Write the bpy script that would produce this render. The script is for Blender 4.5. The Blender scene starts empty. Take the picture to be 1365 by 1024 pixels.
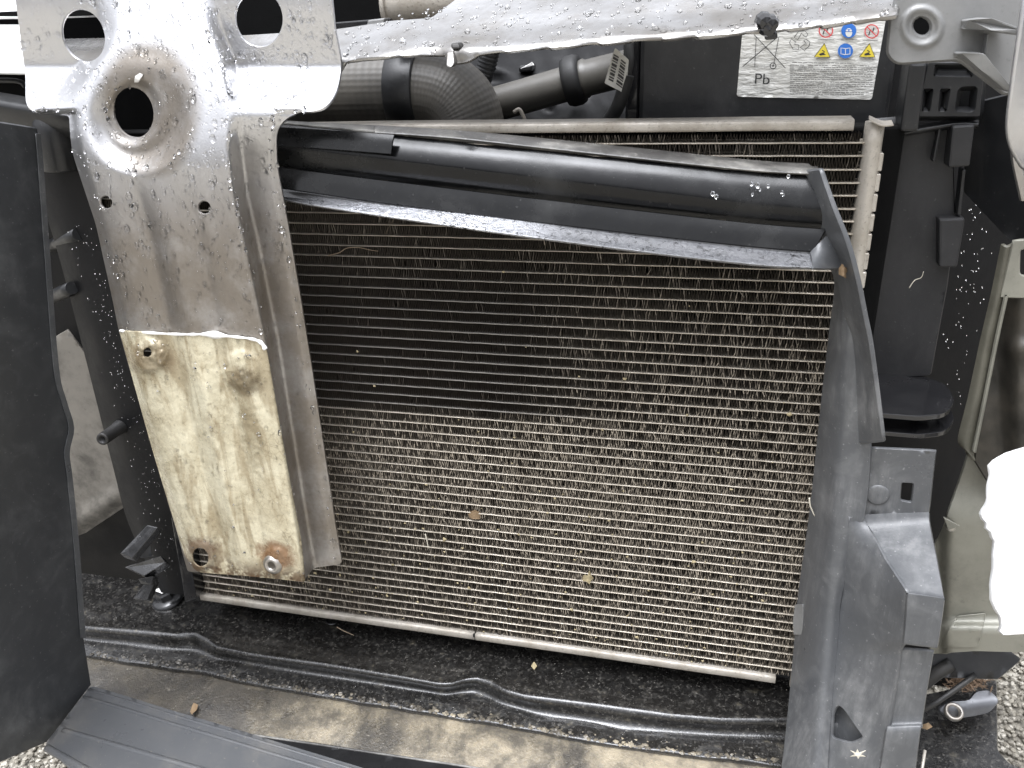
import bpy, bmesh, math, random
from mathutils import Vector, Matrix, noise
from mathutils.geometry import delaunay_2d_cdt

sc = bpy.context.scene
COL = sc.collection
rnd = random.Random(7)

# ------------------------------------------------------------------ camera
# world: X right along the radiator, Y into the car, Z up; radiator face is Y = 0,
# its lower left corner is the origin (metres). Camera solved from the vanishing points.
RX = Vector((0.9699838, 0.06507637, -0.23429999))
RY = Vector((0.23998146, -0.41169155, 0.8791581))
RZ = Vector((-0.03924691, -0.90899677, -0.41495126))
CAM = Vector((0.53266629, -0.6127277, 0.57269165))
F, CX, CY = 1083.716, 682.5, 512.0
cd = bpy.data.cameras.new('camera')
cam = bpy.data.objects.new('camera', cd)
COL.objects.link(cam)
cd.sensor_width = 36.0
cd.lens = F / 1365.0 * 36.0
cd.clip_start, cd.clip_end = 0.01, 500.0
right = Vector((RX[0], RY[0], RZ[0]))
down = Vector((RX[1], RY[1], RZ[1]))
fwd = Vector((RX[2], RY[2], RZ[2]))
m = Matrix.Identity(4)
for i in range(3):
    m[i][0], m[i][1], m[i][2], m[i][3] = right[i], -down[i], -fwd[i], CAM[i]
cam.matrix_world = m
sc.camera = cam

# ------------------------------------------------------------------ sky, sun, exposure
SUN_EL, SUN_AZ = math.radians(76), math.radians(200)
w = bpy.data.worlds.new('World')
sc.world = w
w.use_nodes = True
nt = w.node_tree
nt.nodes.clear()
sky = nt.nodes.new('ShaderNodeTexSky')
sky.sky_type = 'NISHITA'
sky.sun_disc = False
sky.sun_elevation = SUN_EL
sky.sun_rotation = SUN_AZ
sky.air_density, sky.dust_density, sky.ozone_density = 1.0, 9.0, 1.0
hs = nt.nodes.new('ShaderNodeHueSaturation')          # overcast: the sky is nearly grey
hs.inputs['Saturation'].default_value = 0.0
bg = nt.nodes.new('ShaderNodeBackground')
bg.inputs['Strength'].default_value = 0.15
wo = nt.nodes.new('ShaderNodeOutputWorld')
nt.links.new(sky.outputs[0], hs.inputs['Color'])
tn = nt.nodes.new('ShaderNodeMix')
tn.data_type = 'RGBA'; tn.blend_type = 'MULTIPLY'
tn.inputs['Factor'].default_value = 1.0
tn.inputs['B'].default_value = (0.965, 0.985, 1.05, 1)      # cool cloud light
nt.links.new(hs.outputs[0], tn.inputs['A'])
nt.links.new(tn.outputs['Result'], bg.inputs['Color'])
nt.links.new(bg.outputs[0], wo.inputs['Surface'])
sd = bpy.data.lights.new('sun', 'SUN')
sd.energy = 0.5
sd.angle = math.radians(40)
sd.color = (1.0, 0.99, 0.975)
sun = bpy.data.objects.new('sun', sd)
COL.objects.link(sun)
sdir = Vector((math.sin(SUN_AZ) * math.cos(SUN_EL), math.cos(SUN_AZ) * math.cos(SUN_EL), math.sin(SUN_EL)))
sun.rotation_euler = sdir.to_track_quat('Z', 'Y').to_euler()
sc.view_settings.view_transform = 'Standard'
sc.view_settings.look = 'None'
sc.view_settings.gamma = 1.0
sc.view_settings.use_curve_mapping = False
sc.view_settings.exposure = 1.15
sc.cycles.max_bounces = 7
sc.cycles.diffuse_bounces = 3
sc.cycles.glossy_bounces = 3
sc.cycles.transmission_bounces = 5

# ------------------------------------------------------------------ geometry helpers
def ray(x, y):
    d = right * (x - CX) + down * (y - CY) + fwd * F
    return d
def P(x, y, Y):
    d = ray(x, y)
    return CAM + d * ((Y - CAM.y) / d.y)
def PZ(x, y, Z):
    d = ray(x, y)
    return CAM + d * ((Z - CAM.z) / d.z)
def plane_fn(a, b, c, rel=None):
    """surface through three world points, as a function of the photo position"""
    n = (b - a).cross(c - a).normalized()
    if n.dot(CAM - a) < 0: n = -n
    def fn(x, y):
        d = ray(x, y)
        p = CAM + d * (n.dot(a - CAM) / n.dot(d))
        if rel: p = p + n * rel(x, y)
        return p
    return fn
def yfn(f):
    if callable(f): return lambda x, y: P(x, y, f(x, y))
    return lambda x, y: P(x, y, f)
def sst(a, b, x):
    t = min(1, max(0, (x - a) / (b - a)))
    return t * t * (3 - 2 * t)
def lerp(a, b, t): return a + (b - a) * t
def pw(pts, x):
    """piecewise linear"""
    if x <= pts[0][0]: return pts[0][1]
    for (a, b), (c, d) in zip(pts, pts[1:]):
        if x <= c: return b + (d - b) * (x - a) / (c - a)
    return pts[-1][1]

def link(name, me, mat, parent=None, smooth=True):
    o = bpy.data.objects.new(name, me)
    COL.objects.link(o)
    if mat is not None:
        me.materials.clear()
        me.materials.append(mat)
    if parent is not None: o.parent = parent
    return o
def from_py(name, v, f, mat, parent=None, smooth=True):
    me = bpy.data.meshes.new(name)
    me.from_pydata([tuple(p) for p in v], [], f)
    if smooth:
        me.polygons.foreach_set('use_smooth', [True] * len(me.polygons))
    me.update()
    return link(name, me, mat, parent)
def tag(o, label, cat, group=None, kind=None):
    o['label'] = label
    if cat: o['category'] = cat
    if group: o['group'] = group
    if kind: o['kind'] = kind
    return o
THINGS = []
def thing(name, label, cat, group=None):
    o = bpy.data.objects.new(name, None)
    o.empty_display_size = 0.02
    COL.objects.link(o)
    THINGS.append(o)
    return tag(o, label, cat, group)

def resample(pts, step, closed=True):
    out = []
    n = len(pts)
    for i in range(n if closed else n - 1):
        a, b = Vector(pts[i][:2]), Vector(pts[(i + 1) % n][:2])
        k = max(1, int(round((b - a).length / step)))
        for j in range(k): out.append(a.lerp(b, j / k))
    if not closed: out.append(Vector(pts[-1][:2]))
    return out
def rounded(pts, r, n=4):
    """round every corner of a closed polygon by up to r"""
    out = []
    k = len(pts)
    for i in range(k):
        p = Vector(pts[i][:2]); a = Vector(pts[i - 1][:2]); b = Vector(pts[(i + 1) % k][:2])
        rr = pts[i][2] if len(pts[i]) > 2 else r
        if rr <= 0: out.append(tuple(p)); continue
        da, db = a - p, b - p
        ra = min(rr, da.length * .45); rb = min(rr, db.length * .45)
        pa = p + da.normalized() * ra; pb = p + db.normalized() * rb
        for j in range(n + 1):
            t = j / n
            out.append(tuple(pa * (1 - t) ** 2 + p * 2 * t * (1 - t) + pb * t * t))
    return out
def ell(cx, cy, rx, ry, rot=0, n=24):
    c, s = math.cos(rot), math.sin(rot)
    return [(cx + rx * math.cos(a) * c - ry * math.sin(a) * s, cy + rx * math.cos(a) * s + ry * math.sin(a) * c)
            for a in (2 * math.pi * i / n for i in range(n))]
_BB = {}
def inside(x, y, poly):
    b = _BB.get(id(poly))
    if b is None or b[4] is not poly:
        b = _BB[id(poly)] = (min(p[0] for p in poly), max(p[0] for p in poly), min(p[1] for p in poly), max(p[1] for p in poly), poly)
    if x < b[0] or x > b[1] or y < b[2] or y > b[3]: return False
    c = False
    n = len(poly)
    j = n - 1
    for i in range(n):
        xi, yi = poly[i][0], poly[i][1]; xj, yj = poly[j][0], poly[j][1]
        if (yi > y) != (yj > y) and x < (xj - xi) * (y - yi) / (yj - yi) + xi: c = not c
        j = i
    return c

def thicken(name, verts, faces, mat, parent, th, rimw=.35, double=True):
    """a surface (world points, faces turned to the viewer) -> solid sheet with a rounded rim"""
    n = len(verts)
    nrm = [Vector() for _ in verts]
    for f in faces:
        a, b, c = verts[f[0]], verts[f[1]], verts[f[2]]
        q = (b - a).cross(c - a)
        for i in f: nrm[i] += q
    for q in nrm: q.normalize()
    V = list(verts)
    Fc = [tuple(f) for f in faces]
    # boundary
    cnt = {}
    for f in faces:
        for i in range(len(f)):
            e = (f[i], f[(i + 1) % len(f)])
            cnt[e] = 1
    bnd = [e for e in cnt if (e[1], e[0]) not in cnt]
    back = len(V)
    V += [verts[i] - nrm[i] * th for i in range(n)]
    Fc += [tuple(back + i for i in reversed(f)) for f in faces]
    # rim, own vertices: front, mid (bulged), back
    outd = {}
    for a, b in bnd:
        d = (verts[b] - verts[a])
        for i in (a, b):
            outd.setdefault(i, Vector())
            outd[i] += d.cross(nrm[i])
    idx = {}
    for i, d in outd.items():
        if d.length > 1e-12: d.normalize()
        idx[i] = len(V)
        V += [verts[i].copy(), verts[i] - nrm[i] * th * .5 + d * th * rimw, verts[i] - nrm[i] * th]
    for a, b in bnd:
        i, j = idx[a], idx[b]
        Fc.append((j, i, i + 1, j + 1)); Fc.append((j + 1, i + 1, i + 2, j + 2))
    return from_py(name, V, Fc, mat, parent)

def sheet(name, outline, pos, mat, parent=None, holes=(), step=7, th=.002, extra=(), rim=.35):
    ol = resample(outline, step)
    hl = [resample(h, step * .7) for h in holes]
    oi, hi_ = list(outline), [list(h) for h in holes]
    pts = list(ol)
    edges = []
    k = len(pts)
    edges += [(i, (i + 1) % k) for i in range(k)]
    for h in hl:
        b = len(pts); pts += h
        edges += [(b + i, b + (i + 1) % len(h)) for i in range(len(h))]
    x0 = min(p[0] for p in ol); x1 = max(p[0] for p in ol)
    y0 = min(p[1] for p in ol); y1 = max(p[1] for p in ol)
    # coarse distance test against the border so that no slivers appear
    cell = {}
    for p in pts: cell.setdefault((int(p[0] // step), int(p[1] // step)), []).append(p)
    r = 0
    y = y0 + step * .5
    while y < y1:
        x = x0 + step * (.25 + .5 * (r % 2))
        while x < x1:
            cxx, cyy = int(x // step), int(y // step)
            ok = True
            for i in (-1, 0, 1):
                for j in (-1, 0, 1):
                    for p in cell.get((cxx + i, cyy + j), ()):
                        if (p[0] - x) ** 2 + (p[1] - y) ** 2 < (step * .55) ** 2: ok = False
            if ok and inside(x, y, oi) and not any(inside(x, y, h) for h in hi_):
                pts.append(Vector((x, y)))
            x += step
        y += step * .866
        r += 1
    for p in extra: pts.append(Vector(p))
    v2, _, tri, *_ = delaunay_2d_cdt([Vector((p[0], p[1])) for p in pts], edges, [], 0, 1e-5)
    fs = []
    for t in tri:
        cx = sum(v2[i].x for i in t) / 3; cy = sum(v2[i].y for i in t) / 3
        if inside(cx, cy, oi) and not any(inside(cx, cy, h) for h in hi_): fs.append(tuple(t))
    W3 = [pos(p.x, p.y) for p in v2]
    # turn to the viewer, face by face
    out = []
    a = 0
    for t in fs:
        n_ = (W3[t[1]] - W3[t[0]]).cross(W3[t[2]] - W3[t[0]])
        a += 1 if n_.dot(CAM - W3[t[0]]) > 0 else -1
    # photo space orientation is consistent
    for t in fs:
        p, q, s = (v2[i] for i in t)
        area = (q.x - p.x) * (s.y - p.y) - (q.y - p.y) * (s.x - p.x)
        out.append(t if area < 0 else (t[0], t[2], t[1]))
    return thicken(name, W3, out, mat, parent, th, rim)

def cr(p0, p1, p2, p3, t):
    return 0.5 * ((2 * p1) + (p2 - p0) * t + (2 * p0 - 5 * p1 + 4 * p2 - p3) * t * t + (3 * p1 - p0 - 3 * p2 + p3) * t ** 3)
def spline(pts, n):
    """Catmull-Rom through pts with n steps a span"""
    out = []
    k = len(pts)
    for i in range(k - 1):
        a = pts[max(i - 1, 0)]; b = pts[i]; c = pts[i + 1]; d = pts[min(i + 2, k - 1)]
        for j in range(n): out.append(cr(a, b, c, d, j / n))
    out.append(pts[-1].copy())
    return out
def loft(name, rows, mat, parent=None, nu=4, nv=4, th=.002, su=True, sv=True, flip=False, rim=.35):
    """rows of world points (equal count); nu steps along rows, nv steps between rows"""
    def lin(p, n):
        o = []
        for a, b in zip(p, p[1:]):
            o += [a.lerp(b, j / n) for j in range(n)]
        return o + [p[-1].copy()]
    R1 = [(spline if su else lin)(r, nu) for r in rows]
    cols = [(spline if sv else lin)([r[i] for r in R1], nv) for i in range(len(R1[0]))]
    nu_, nv_ = len(cols), len(cols[0])
    V = [cols[i][j] for j in range(nv_) for i in range(nu_)]
    Fc = [(j * nu_ + i, (j + 1) * nu_ + i, (j + 1) * nu_ + i + 1, j * nu_ + i + 1) for j in range(nv_ - 1) for i in range(nu_ - 1)]
    if flip: Fc = [tuple(reversed(f)) for f in Fc]
    return thicken(name, V, Fc, mat, parent, th, rim)
def tube(name, path, rad, mat, parent=None, n=16, sub=6, cap=True, uvw=False):
    pts = spline([Vector(p) for p in path], sub) if sub else [Vector(p) for p in path]
    V, Fc = [], []
    up = Vector((0, 0, 1))
    prev = None
    for i, p in enumerate(pts):
        t = (pts[min(i + 1, len(pts) - 1)] - pts[max(i - 1, 0)]).normalized()
        s = t.cross(up if prev is None else prev)
        if s.length < 1e-4: s = t.cross(Vector((1, 0, 0)))
        s.normalize()
        u = s.cross(t).normalized()
        prev = u
        r = rad(i / (len(pts) - 1)) if callable(rad) else rad
        V += [p + (s * math.cos(2 * math.pi * k / n) + u * math.sin(2 * math.pi * k / n)) * r for k in range(n)]
    for i in range(len(pts) - 1):
        for k in range(n):
            a, b = i * n + k, i * n + (k + 1) % n
            Fc.append((a, b, b + n, a + n))
    if cap:
        Fc.append(tuple(reversed(range(n)))); Fc.append(tuple(range((len(pts) - 1) * n, len(pts) * n)))
    o = from_py(name, V, Fc, mat, parent)
    if cap:
        o.data.polygons[-1].use_smooth = False; o.data.polygons[-2].use_smooth = False
    if uvw:
        uv = o.data.uv_layers.new(name='UVMap')
        L = len(pts)
        for li, lp in enumerate(o.data.loops):
            vi = lp.vertex_index
            uv.data[li].uv = ((vi // n) / (L - 1), (vi % n) / n)
    return o
def box(name, lo, hi, mat, parent=None, bev=.001, seg=2):
    bm = bmesh.new()
    bmesh.ops.create_cube(bm, size=1)
    for v in bm.verts:
        v.co = Vector([lerp(lo[i], hi[i], v.co[i] + .5) for i in range(3)])
    if bev: bmesh.ops.bevel(bm, geom=list(bm.edges), offset=bev, segments=seg, affect='EDGES', profile=.5)
    me = bpy.data.meshes.new(name)
    bm.to_mesh(me); bm.free()
    o = link(name, me, mat, parent)
    for p in me.polygons: p.use_smooth = p.area < 1e-5 and False
    return o
def prism(name, front, vec, mat, parent=None, bev=0.0008):
    """closed polygon (world points) pushed along vec, edges bevelled"""
    bm = bmesh.new()
    a = [bm.verts.new(p) for p in front]
    f = bm.faces.new(a)
    r = bmesh.ops.extrude_face_region(bm, geom=[f])
    vs = [g for g in r['geom'] if isinstance(g, bmesh.types.BMVert)]
    bmesh.ops.translate(bm, vec=vec, verts=vs)
    bmesh.ops.recalc_face_normals(bm, faces=bm.faces)
    if bev:
        bmesh.ops.bevel(bm, geom=list(bm.edges), offset=bev, segments=2, affect='EDGES', profile=.5, clamp_overlap=True)
    me = bpy.data.meshes.new(name)
    bm.to_mesh(me); bm.free()
    return link(name, me, mat, parent)
def lathe(name, axis0, axis1, prof, mat, parent=None, n=24, smooth=True):
    """prof: list of (t along the axis in m, radius)"""
    a = Vector(axis0); d = (Vector(axis1) - a).normalized()
    s = d.orthogonal().normalized(); u = d.cross(s)
    V, Fc = [], []
    for t, r in prof:
        V += [a + d * t + (s * math.cos(2 * math.pi * k / n) + u * math.sin(2 * math.pi * k / n)) * max(r, 1e-5) for k in range(n)]
    for i in range(len(prof) - 1):
        for k in range(n):
            p, q = i * n + k, i * n + (k + 1) % n
            Fc.append((p, q, q + n, p + n))
    return from_py(name, V, Fc, mat, parent, smooth)

# ------------------------------------------------------------------ materials
BY = -.086
class NT:
    def __init__(s, name):
        s.m = bpy.data.materials.new(name); s.m.use_nodes = True
        s.t = s.m.node_tree; s.b = s.t.nodes['Principled BSDF']
        s.co = s.t.nodes.new('ShaderNodeTexCoord').outputs['Object']
    def n(s, k, **kw):
        o = s.t.nodes.new(k)
        for a, v in kw.items(): setattr(o, a, v)
        return o
    def l(s, a, b): s.t.links.new(a, b)
    def noise(s, scale, detail=4, rough=.6, vec=None, stretch=None, dist=0):
        t = s.n('ShaderNodeTexNoise')
        t.inputs['Scale'].default_value = scale; t.inputs['Detail'].default_value = detail
        t.inputs['Roughness'].default_value = rough; t.inputs['Distortion'].default_value = dist
        v = vec or s.co
        if stretch:
            mp = s.n('ShaderNodeMapping'); mp.inputs['Scale'].default_value = stretch
            s.l(v, mp.inputs['Vector']); v = mp.outputs[0]
        s.l(v, t.inputs['Vector'])
        return t.outputs['Fac']
    def vor(s, scale, feature='F1', out='Distance', stretch=None):
        t = s.n('ShaderNodeTexVoronoi', feature=feature)
        t.inputs['Scale'].default_value = scale
        v = s.co
        if stretch:
            mp = s.n('ShaderNodeMapping'); mp.inputs['Scale'].default_value = stretch
            s.l(v, mp.inputs['Vector']); v = mp.outputs[0]
        s.l(v, t.inputs['Vector'])
        return t.outputs[out]
    def ramp(s, x, a, b, lo=0., hi=1.):
        t = s.n('ShaderNodeMapRange', interpolation_type='SMOOTHSTEP')
        t.inputs['From Min'].default_value = a; t.inputs['From Max'].default_value = b
        t.inputs['To Min'].default_value = lo; t.inputs['To Max'].default_value = hi
        s.l(x, t.inputs['Value'])
        return t.outputs['Result']
    def math(s, op, a, b=None, clamp=False):
        t = s.n('ShaderNodeMath', operation=op, use_clamp=clamp)
        for i, v in enumerate((a, b)):
            if v is None: continue
            if isinstance(v, (int, float)): t.inputs[i].default_value = v
            else: s.l(v, t.inputs[i])
        return t.outputs[0]
    def mix(s, fac, a, b):
        t = s.n('ShaderNodeMix', data_type='RGBA')
        for sock, v in ((t.inputs['Factor'], fac), (t.inputs['A'], a), (t.inputs['B'], b)):
            if isinstance(v, (int, float)): sock.default_value = v
            elif isinstance(v, tuple): sock.default_value = (*v, 1)
            else: s.l(v, sock)
        return t.outputs['Result']
    def set(s, **kw):
        for k, v in kw.items():
            sock = s.b.inputs[{'color': 'Base Color', 'rough': 'Roughness', 'metal': 'Metallic', 'spec': 'Specular IOR Level',
                               'coat': 'Coat Weight', 'coatr': 'Coat Roughness', 'trans': 'Transmission Weight', 'ior': 'IOR'}[k]]
            if isinstance(v, (int, float)): sock.default_value = v
            elif isinstance(v, tuple): sock.default_value = (*v, 1)
            else: s.l(v, sock)
        return s
    def bump(s, h, strength=.3, dist=.001, prev=None):
        t = s.n('ShaderNodeBump')
        t.inputs['Strength'].default_value = strength; t.inputs['Distance'].default_value = dist
        s.l(h, t.inputs['Height'])
        if prev is not None: s.l(prev, t.inputs['Normal'])
        s.l(t.outputs[0], s.b.inputs['Normal'])
        return t.outputs[0]
    def sep(s):
        t = s.n('ShaderNodeSeparateXYZ'); s.l(s.co, t.inputs[0]); return t.outputs

def plastic(name, base, rough=.42, dust=(.16, .155, .15), dusta=.25, bump=.25, scale=60, streak=True, wet=0., st=(2.2, 2.2, 1)):
    t = NT(name)
    n1 = t.noise(14, 6, .65); n2 = t.noise(scale * 4, 5, .7)
    n3 = t.noise(11, 6, .7, stretch=st) if streak else n1
    d = t.math('MULTIPLY', t.ramp(n1, .42, .75), t.ramp(n3, .35, .7))
    sw = t.noise(30, 5, .6, dist=1.2)
    d = t.math('ADD', t.math('MULTIPLY', d, .75), t.math('MULTIPLY', t.ramp(sw, .50, .70), .14))
    d2 = t.math('ADD', t.math('MULTIPLY', d, dusta), t.math('MULTIPLY', t.ramp(n2, .62, .78), dusta * .8), True)
    sk = t.noise(380, 1, .5)
    d2 = t.math('ADD', d2, t.math('MULTIPLY', t.ramp(sk, .735, .77), min(.35, dusta * .8)), True)
    t.set(color=t.mix(d2, base, dust), rough=t.ramp(n1, .3, .75, rough - .1, rough + .14), spec=.5)
    if wet: t.set(coat=wet, coatr=.06)
    b = t.bump(t.noise(scale * 12, 3), bump * .5, .0006)
    t.bump(t.noise(28, 3), bump, .003, b)
    return t.m
M = {}
M['black'] = plastic('black_plastic', (.012, .0125, .0135), .38)
M['black_gloss'] = plastic('black_plastic_wet', (.010, .010, .011), .22, dusta=.12, wet=.5)
M['wet_clip'] = plastic('wet_clip', (.014, .014, .015), .14, dust=(.4, .4, .4), dusta=.5, wet=1., bump=1.2, scale=120)
M['black_matte'] = plastic('black_plastic_matte', (.014, .014, .015), .55, dusta=.2)
M['panel'] = plastic('charcoal_panel', (.038, .040, .043), .46, dust=(.20, .205, .21), dusta=.6, bump=.15)
M['duct'] = plastic('grey_black_duct', (.078, .081, .085), .36, dust=(.33, .33, .325), dusta=.75, bump=.3, st=(6, 6, 1))
M['duct_top'] = plastic('glossy_duct', (.005, .0052, .0056), .22, dust=(.14, .14, .135), dusta=.18, bump=.15, streak=False)
M['strip'] = plastic('grey_strip', (.085, .088, .092), .36, dust=(.28, .25, .20), dusta=.45, bump=.15)
M['duct_top'].node_tree.nodes['Principled BSDF'].inputs['Specular IOR Level'].default_value = .34
M['rubber'] = plastic('rubber', (.012, .012, .012), .6, dusta=.25)
M['dark'] = plastic('dark_void', (.004, .004, .004), .8, dusta=.02)
M['black_deep'] = plastic('black_deep', (.005, .005, .0055), .5, dusta=.05)
M['black_deep'].node_tree.nodes['Principled BSDF'].inputs['Specular IOR Level'].default_value = .2
M['dark'].node_tree.nodes['Principled BSDF'].inputs['Specular IOR Level'].default_value = .1

def silver():
    t = NT('silver_paint')
    x, y, z = t.sep()
    n1 = t.noise(22, 7, .68); n2 = t.noise(110, 5, .65); n3 = t.noise(9, 5, .6, stretch=(4, 4, 1))
    wav = t.math('MULTIPLY', t.math('SUBTRACT', n1, .5), .10)
    low = t.ramp(t.math('ADD', z, wav), .525, .42)            # road film and ground reflection, painted tan up to the bend
    pc = P(186, 152, BY)                                     # the same painted tan reflection in the dish round the oval hole
    ex = t.math('DIVIDE', t.math('SUBTRACT', x, pc.x), .046); ez = t.math('DIVIDE', t.math('SUBTRACT', z, pc.z), .051)
    er = t.math('ADD', t.math('SQRT', t.math('ADD', t.math('MULTIPLY', ex, ex), t.math('MULTIPLY', ez, ez))), t.math('MULTIPLY', wav, 4.))
    low = t.math('MAXIMUM', low, t.ramp(er, 1.08, .78))
    film_refl = t.math('MULTIPLY', low, t.ramp(n1, .25, .6, .55, 1.))
    c = t.mix(film_refl, (.64, .64, .65), (.245, .218, .186))
    c = t.mix(t.math('MULTIPLY', t.ramp(n2, .48, .74), t.math('MULTIPLY', low, .16)), c, (.14, .12, .10))
    c = t.mix(t.math('MULTIPLY', t.ramp(n3, .5, .75), t.math('MULTIPLY', low, .22)), c, (.2, .175, .15))
    t.set(color=c, metal=t.ramp(film_refl, 0, 1, .95, .70), rough=t.math('ADD', t.ramp(film_refl, 0, 1, .29, .38), t.ramp(n2, .4, .8, 0, .1)))
    b = t.bump(t.noise(700, 2), .2, .0005)
    t.bump(t.noise(45, 3), .12, .003, b)
    return t.m
M['silver'] = silver()
def grey_metal(name, c0, c1, metal=.6, rough=.32, bump=.15):
    t = NT(name)
    n1 = t.noise(16, 6, .65); n2 = t.noise(120, 5, .7)
    c = t.mix(t.ramp(n1, .35, .7), c0, c1)
    c = t.mix(t.math('MULTIPLY', t.ramp(n2, .58, .75), .4), c, tuple(q * .45 for q in c1))
    t.set(color=c, metal=metal, rough=t.ramp(n1, .3, .7, rough, rough + .15))
    t.bump(t.noise(60, 4), bump, .002)
    return t.m
M['cross'] = grey_metal('wet_silver', (.52, .52, .52), (.27, .255, .235), .85, .16, .3)
M['grey_bracket'] = grey_metal('grey_bracket', (.26, .26, .255), (.19, .19, .185), .3, .42)
M['body_grey'] = grey_metal('body_grey', (.25, .245, .205), (.17, .165, .137), .15, .38)
M['olive_dark'] = grey_metal('olive_dark', (.12, .115, .09), (.07, .066, .05), .1, .4)
M['body_dark'] = grey_metal('body_dark', (.035, .033, .028), (.085, .075, .06), .1, .35, .4)
M['beige'] = grey_metal('dirty_beige', (.20, .185, .16), (.045, .041, .035), .1, .55, .4)
M['arm'] = grey_metal('wet_arm', (.15, .155, .165), (.08, .08, .085), .5, .25)
M['steel'] = grey_metal('steel', (.5, .48, .45), (.3, .27, .23), .9, .3)
M['rusty'] = grey_metal('rusty', (.40, .36, .28), (.17, .11, .06), .45, .28, .9)
M['crusty'] = grey_metal('crusted_primer', (.40, .34, .22), (.15, .11, .06), .1, .45, .9)
M['stud'] = grey_metal('black_steel', (.035, .035, .036), (.06, .058, .055), .6, .4)
M['white_paint'] = grey_metal('white_paint', (.74, .74, .73), (.68, .68, .67), 0, .35, .1)

def cream():
    t = NT('cream_primer')
    x, y, z = t.sep()
    n1 = t.noise(20, 7, .7); n2 = t.noise(95, 6, .7); n3 = t.noise(14, 6, .65, stretch=(5, 5, 1.0), dist=.6)
    c = t.mix(t.ramp(n1, .38, .64), (.68, .63, .47), (.50, .445, .31))
    c = t.mix(t.math('MULTIPLY', t.ramp(n3, .45, .60), .72), c, (.30, .24, .145))
    c = t.mix(t.math('MULTIPLY', t.ramp(n2, .6, .75), .55), c, (.16, .115, .06))
    # stained lower edge and the crusted run down from the upper weld
    base = t.math('MULTIPLY', t.ramp(z, .140, .114), t.ramp(n2, .36, .56))
    c = t.mix(base, c, (.10, .06, .03))
    def blob(px, py, sx, sz, c, amt, col):
        p = P(px, py, -.093)
        dx = t.math('DIVIDE', t.math('SUBTRACT', x, p.x), sx); dz = t.math('DIVIDE', t.math('SUBTRACT', z, p.z), sz)
        r = t.math('SQRT', t.math('ADD', t.math('MULTIPLY', dx, dx), t.math('MULTIPLY', dz, dz)))
        k = t.ramp(t.math('ADD', r, t.math('MULTIPLY', n2, 1.2)), 1.55, 1.0, 0, amt)
        return t.mix(k, c, col)
    c = blob(322, 510, .021, .020, c, .75, (.13, .095, .05))
    c = blob(330, 580, .013, .055, c, .5, (.20, .16, .09))
    c = blob(200, 478, .026, .022, c, .65, (.17, .12, .065))
    c = blob(266, 735, .026, .018, c, .85, (.10, .055, .03))
    c = blob(365, 745, .026, .020, c, .85, (.16, .07, .025))
    cr_ = t.vor(170, 'DISTANCE_TO_EDGE')
    ck = t.math('MULTIPLY', t.ramp(cr_, .05, .0), t.ramp(n1, .48, .62))
    c = t.mix(t.math('MULTIPLY', ck, .6), c, (.14, .10, .055))
    t.set(color=c, rough=t.ramp(n2, .35, .7, .16, .42), spec=.5, metal=.2)
    b = t.bump(n2, .5, .0012)
    t.bump(n1, .35, .003, b)
    return t.m
M['cream'] = cream()
def sealant():
    t = NT('white_sealant')
    t.set(color=(.80, .79, .76), rough=.35)
    t.bump(t.noise(160, 3), .5, .002)
    return t.m
M['sealant'] = sealant()

def alu(name, c0, c1, rough=.45, metal=.55, patch=False):
    t = NT(name)
    oi = t.n('ShaderNodeObjectInfo')
    n1 = t.noise(30, 6, .7); n2 = t.noise(420, 3, .7)
    c = t.mix(t.ramp(n1, .35, .7), c0, c1)
    c = t.mix(t.math('MULTIPLY', t.ramp(n2, .55, .72), .5), c, tuple(q * .35 for q in c1))
    if patch:                                   # darker patch over the upper left of the core
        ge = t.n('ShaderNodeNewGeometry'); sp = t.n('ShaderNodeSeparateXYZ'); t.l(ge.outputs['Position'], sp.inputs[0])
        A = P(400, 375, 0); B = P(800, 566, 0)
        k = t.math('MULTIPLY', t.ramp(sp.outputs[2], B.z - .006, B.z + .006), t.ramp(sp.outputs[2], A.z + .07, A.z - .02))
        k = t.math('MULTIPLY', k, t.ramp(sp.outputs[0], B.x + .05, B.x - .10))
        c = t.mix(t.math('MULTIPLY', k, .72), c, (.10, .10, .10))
    t.set(color=c, metal=metal, rough=t.ramp(n1, .3, .7, rough - .1, rough + .15))
    t.bump(n2, .5, .0006)
    return t.m
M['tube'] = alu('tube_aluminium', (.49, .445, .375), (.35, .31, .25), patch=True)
M['rail'] = alu('rail_aluminium', (.50, .465, .41), (.33, .295, .245), .45, .3)
M['tank'] = alu('tank_aluminium', (.50, .465, .41), (.38, .345, .29), .42, .3)
def fins():
    t = NT('radiator_fins')
    at = t.n('ShaderNodeAttribute', attribute_name='dust')
    n = t.noise(900, 2, .6)
    f = t.math('MULTIPLY', at.outputs['Fac'], t.ramp(n, .3, .6, .5, 1.))
    c = t.mix(f, (.020, .0145, .0105), (.50, .435, .345))
    t.set(color=c, metal=t.ramp(f, 0, .5, .35, 0.), rough=.5)
    return t.m
M['fins'] = fins()
def tray():
    t = NT('oily_black_tray')
    n1 = t.noise(18, 7, .7); n2 = t.noise(260, 4, .75); n3 = t.noise(70, 5, .7)
    c = t.mix(t.math('MULTIPLY', t.ramp(n2, .5, .68), .6), (.009, .0085, .008), (.10, .095, .085))
    c = t.mix(t.math('MULTIPLY', t.ramp(n3, .58, .76), .5), c, (.16, .14, .10))
    gr = t.noise(520, 2, .6)
    c = t.mix(t.ramp(gr, .68, .76, 0, .6), c, (.34, .32, .28))
    t.set(color=c, rough=t.ramp(n3, .35, .65, .12, .42), coat=.6, coatr=.08)
    b = t.bump(t.noise(520, 3, .6), .45, .0008)
    t.bump(n3, .3, .0025, b)
    return t.m
M['tray'] = tray()
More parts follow.
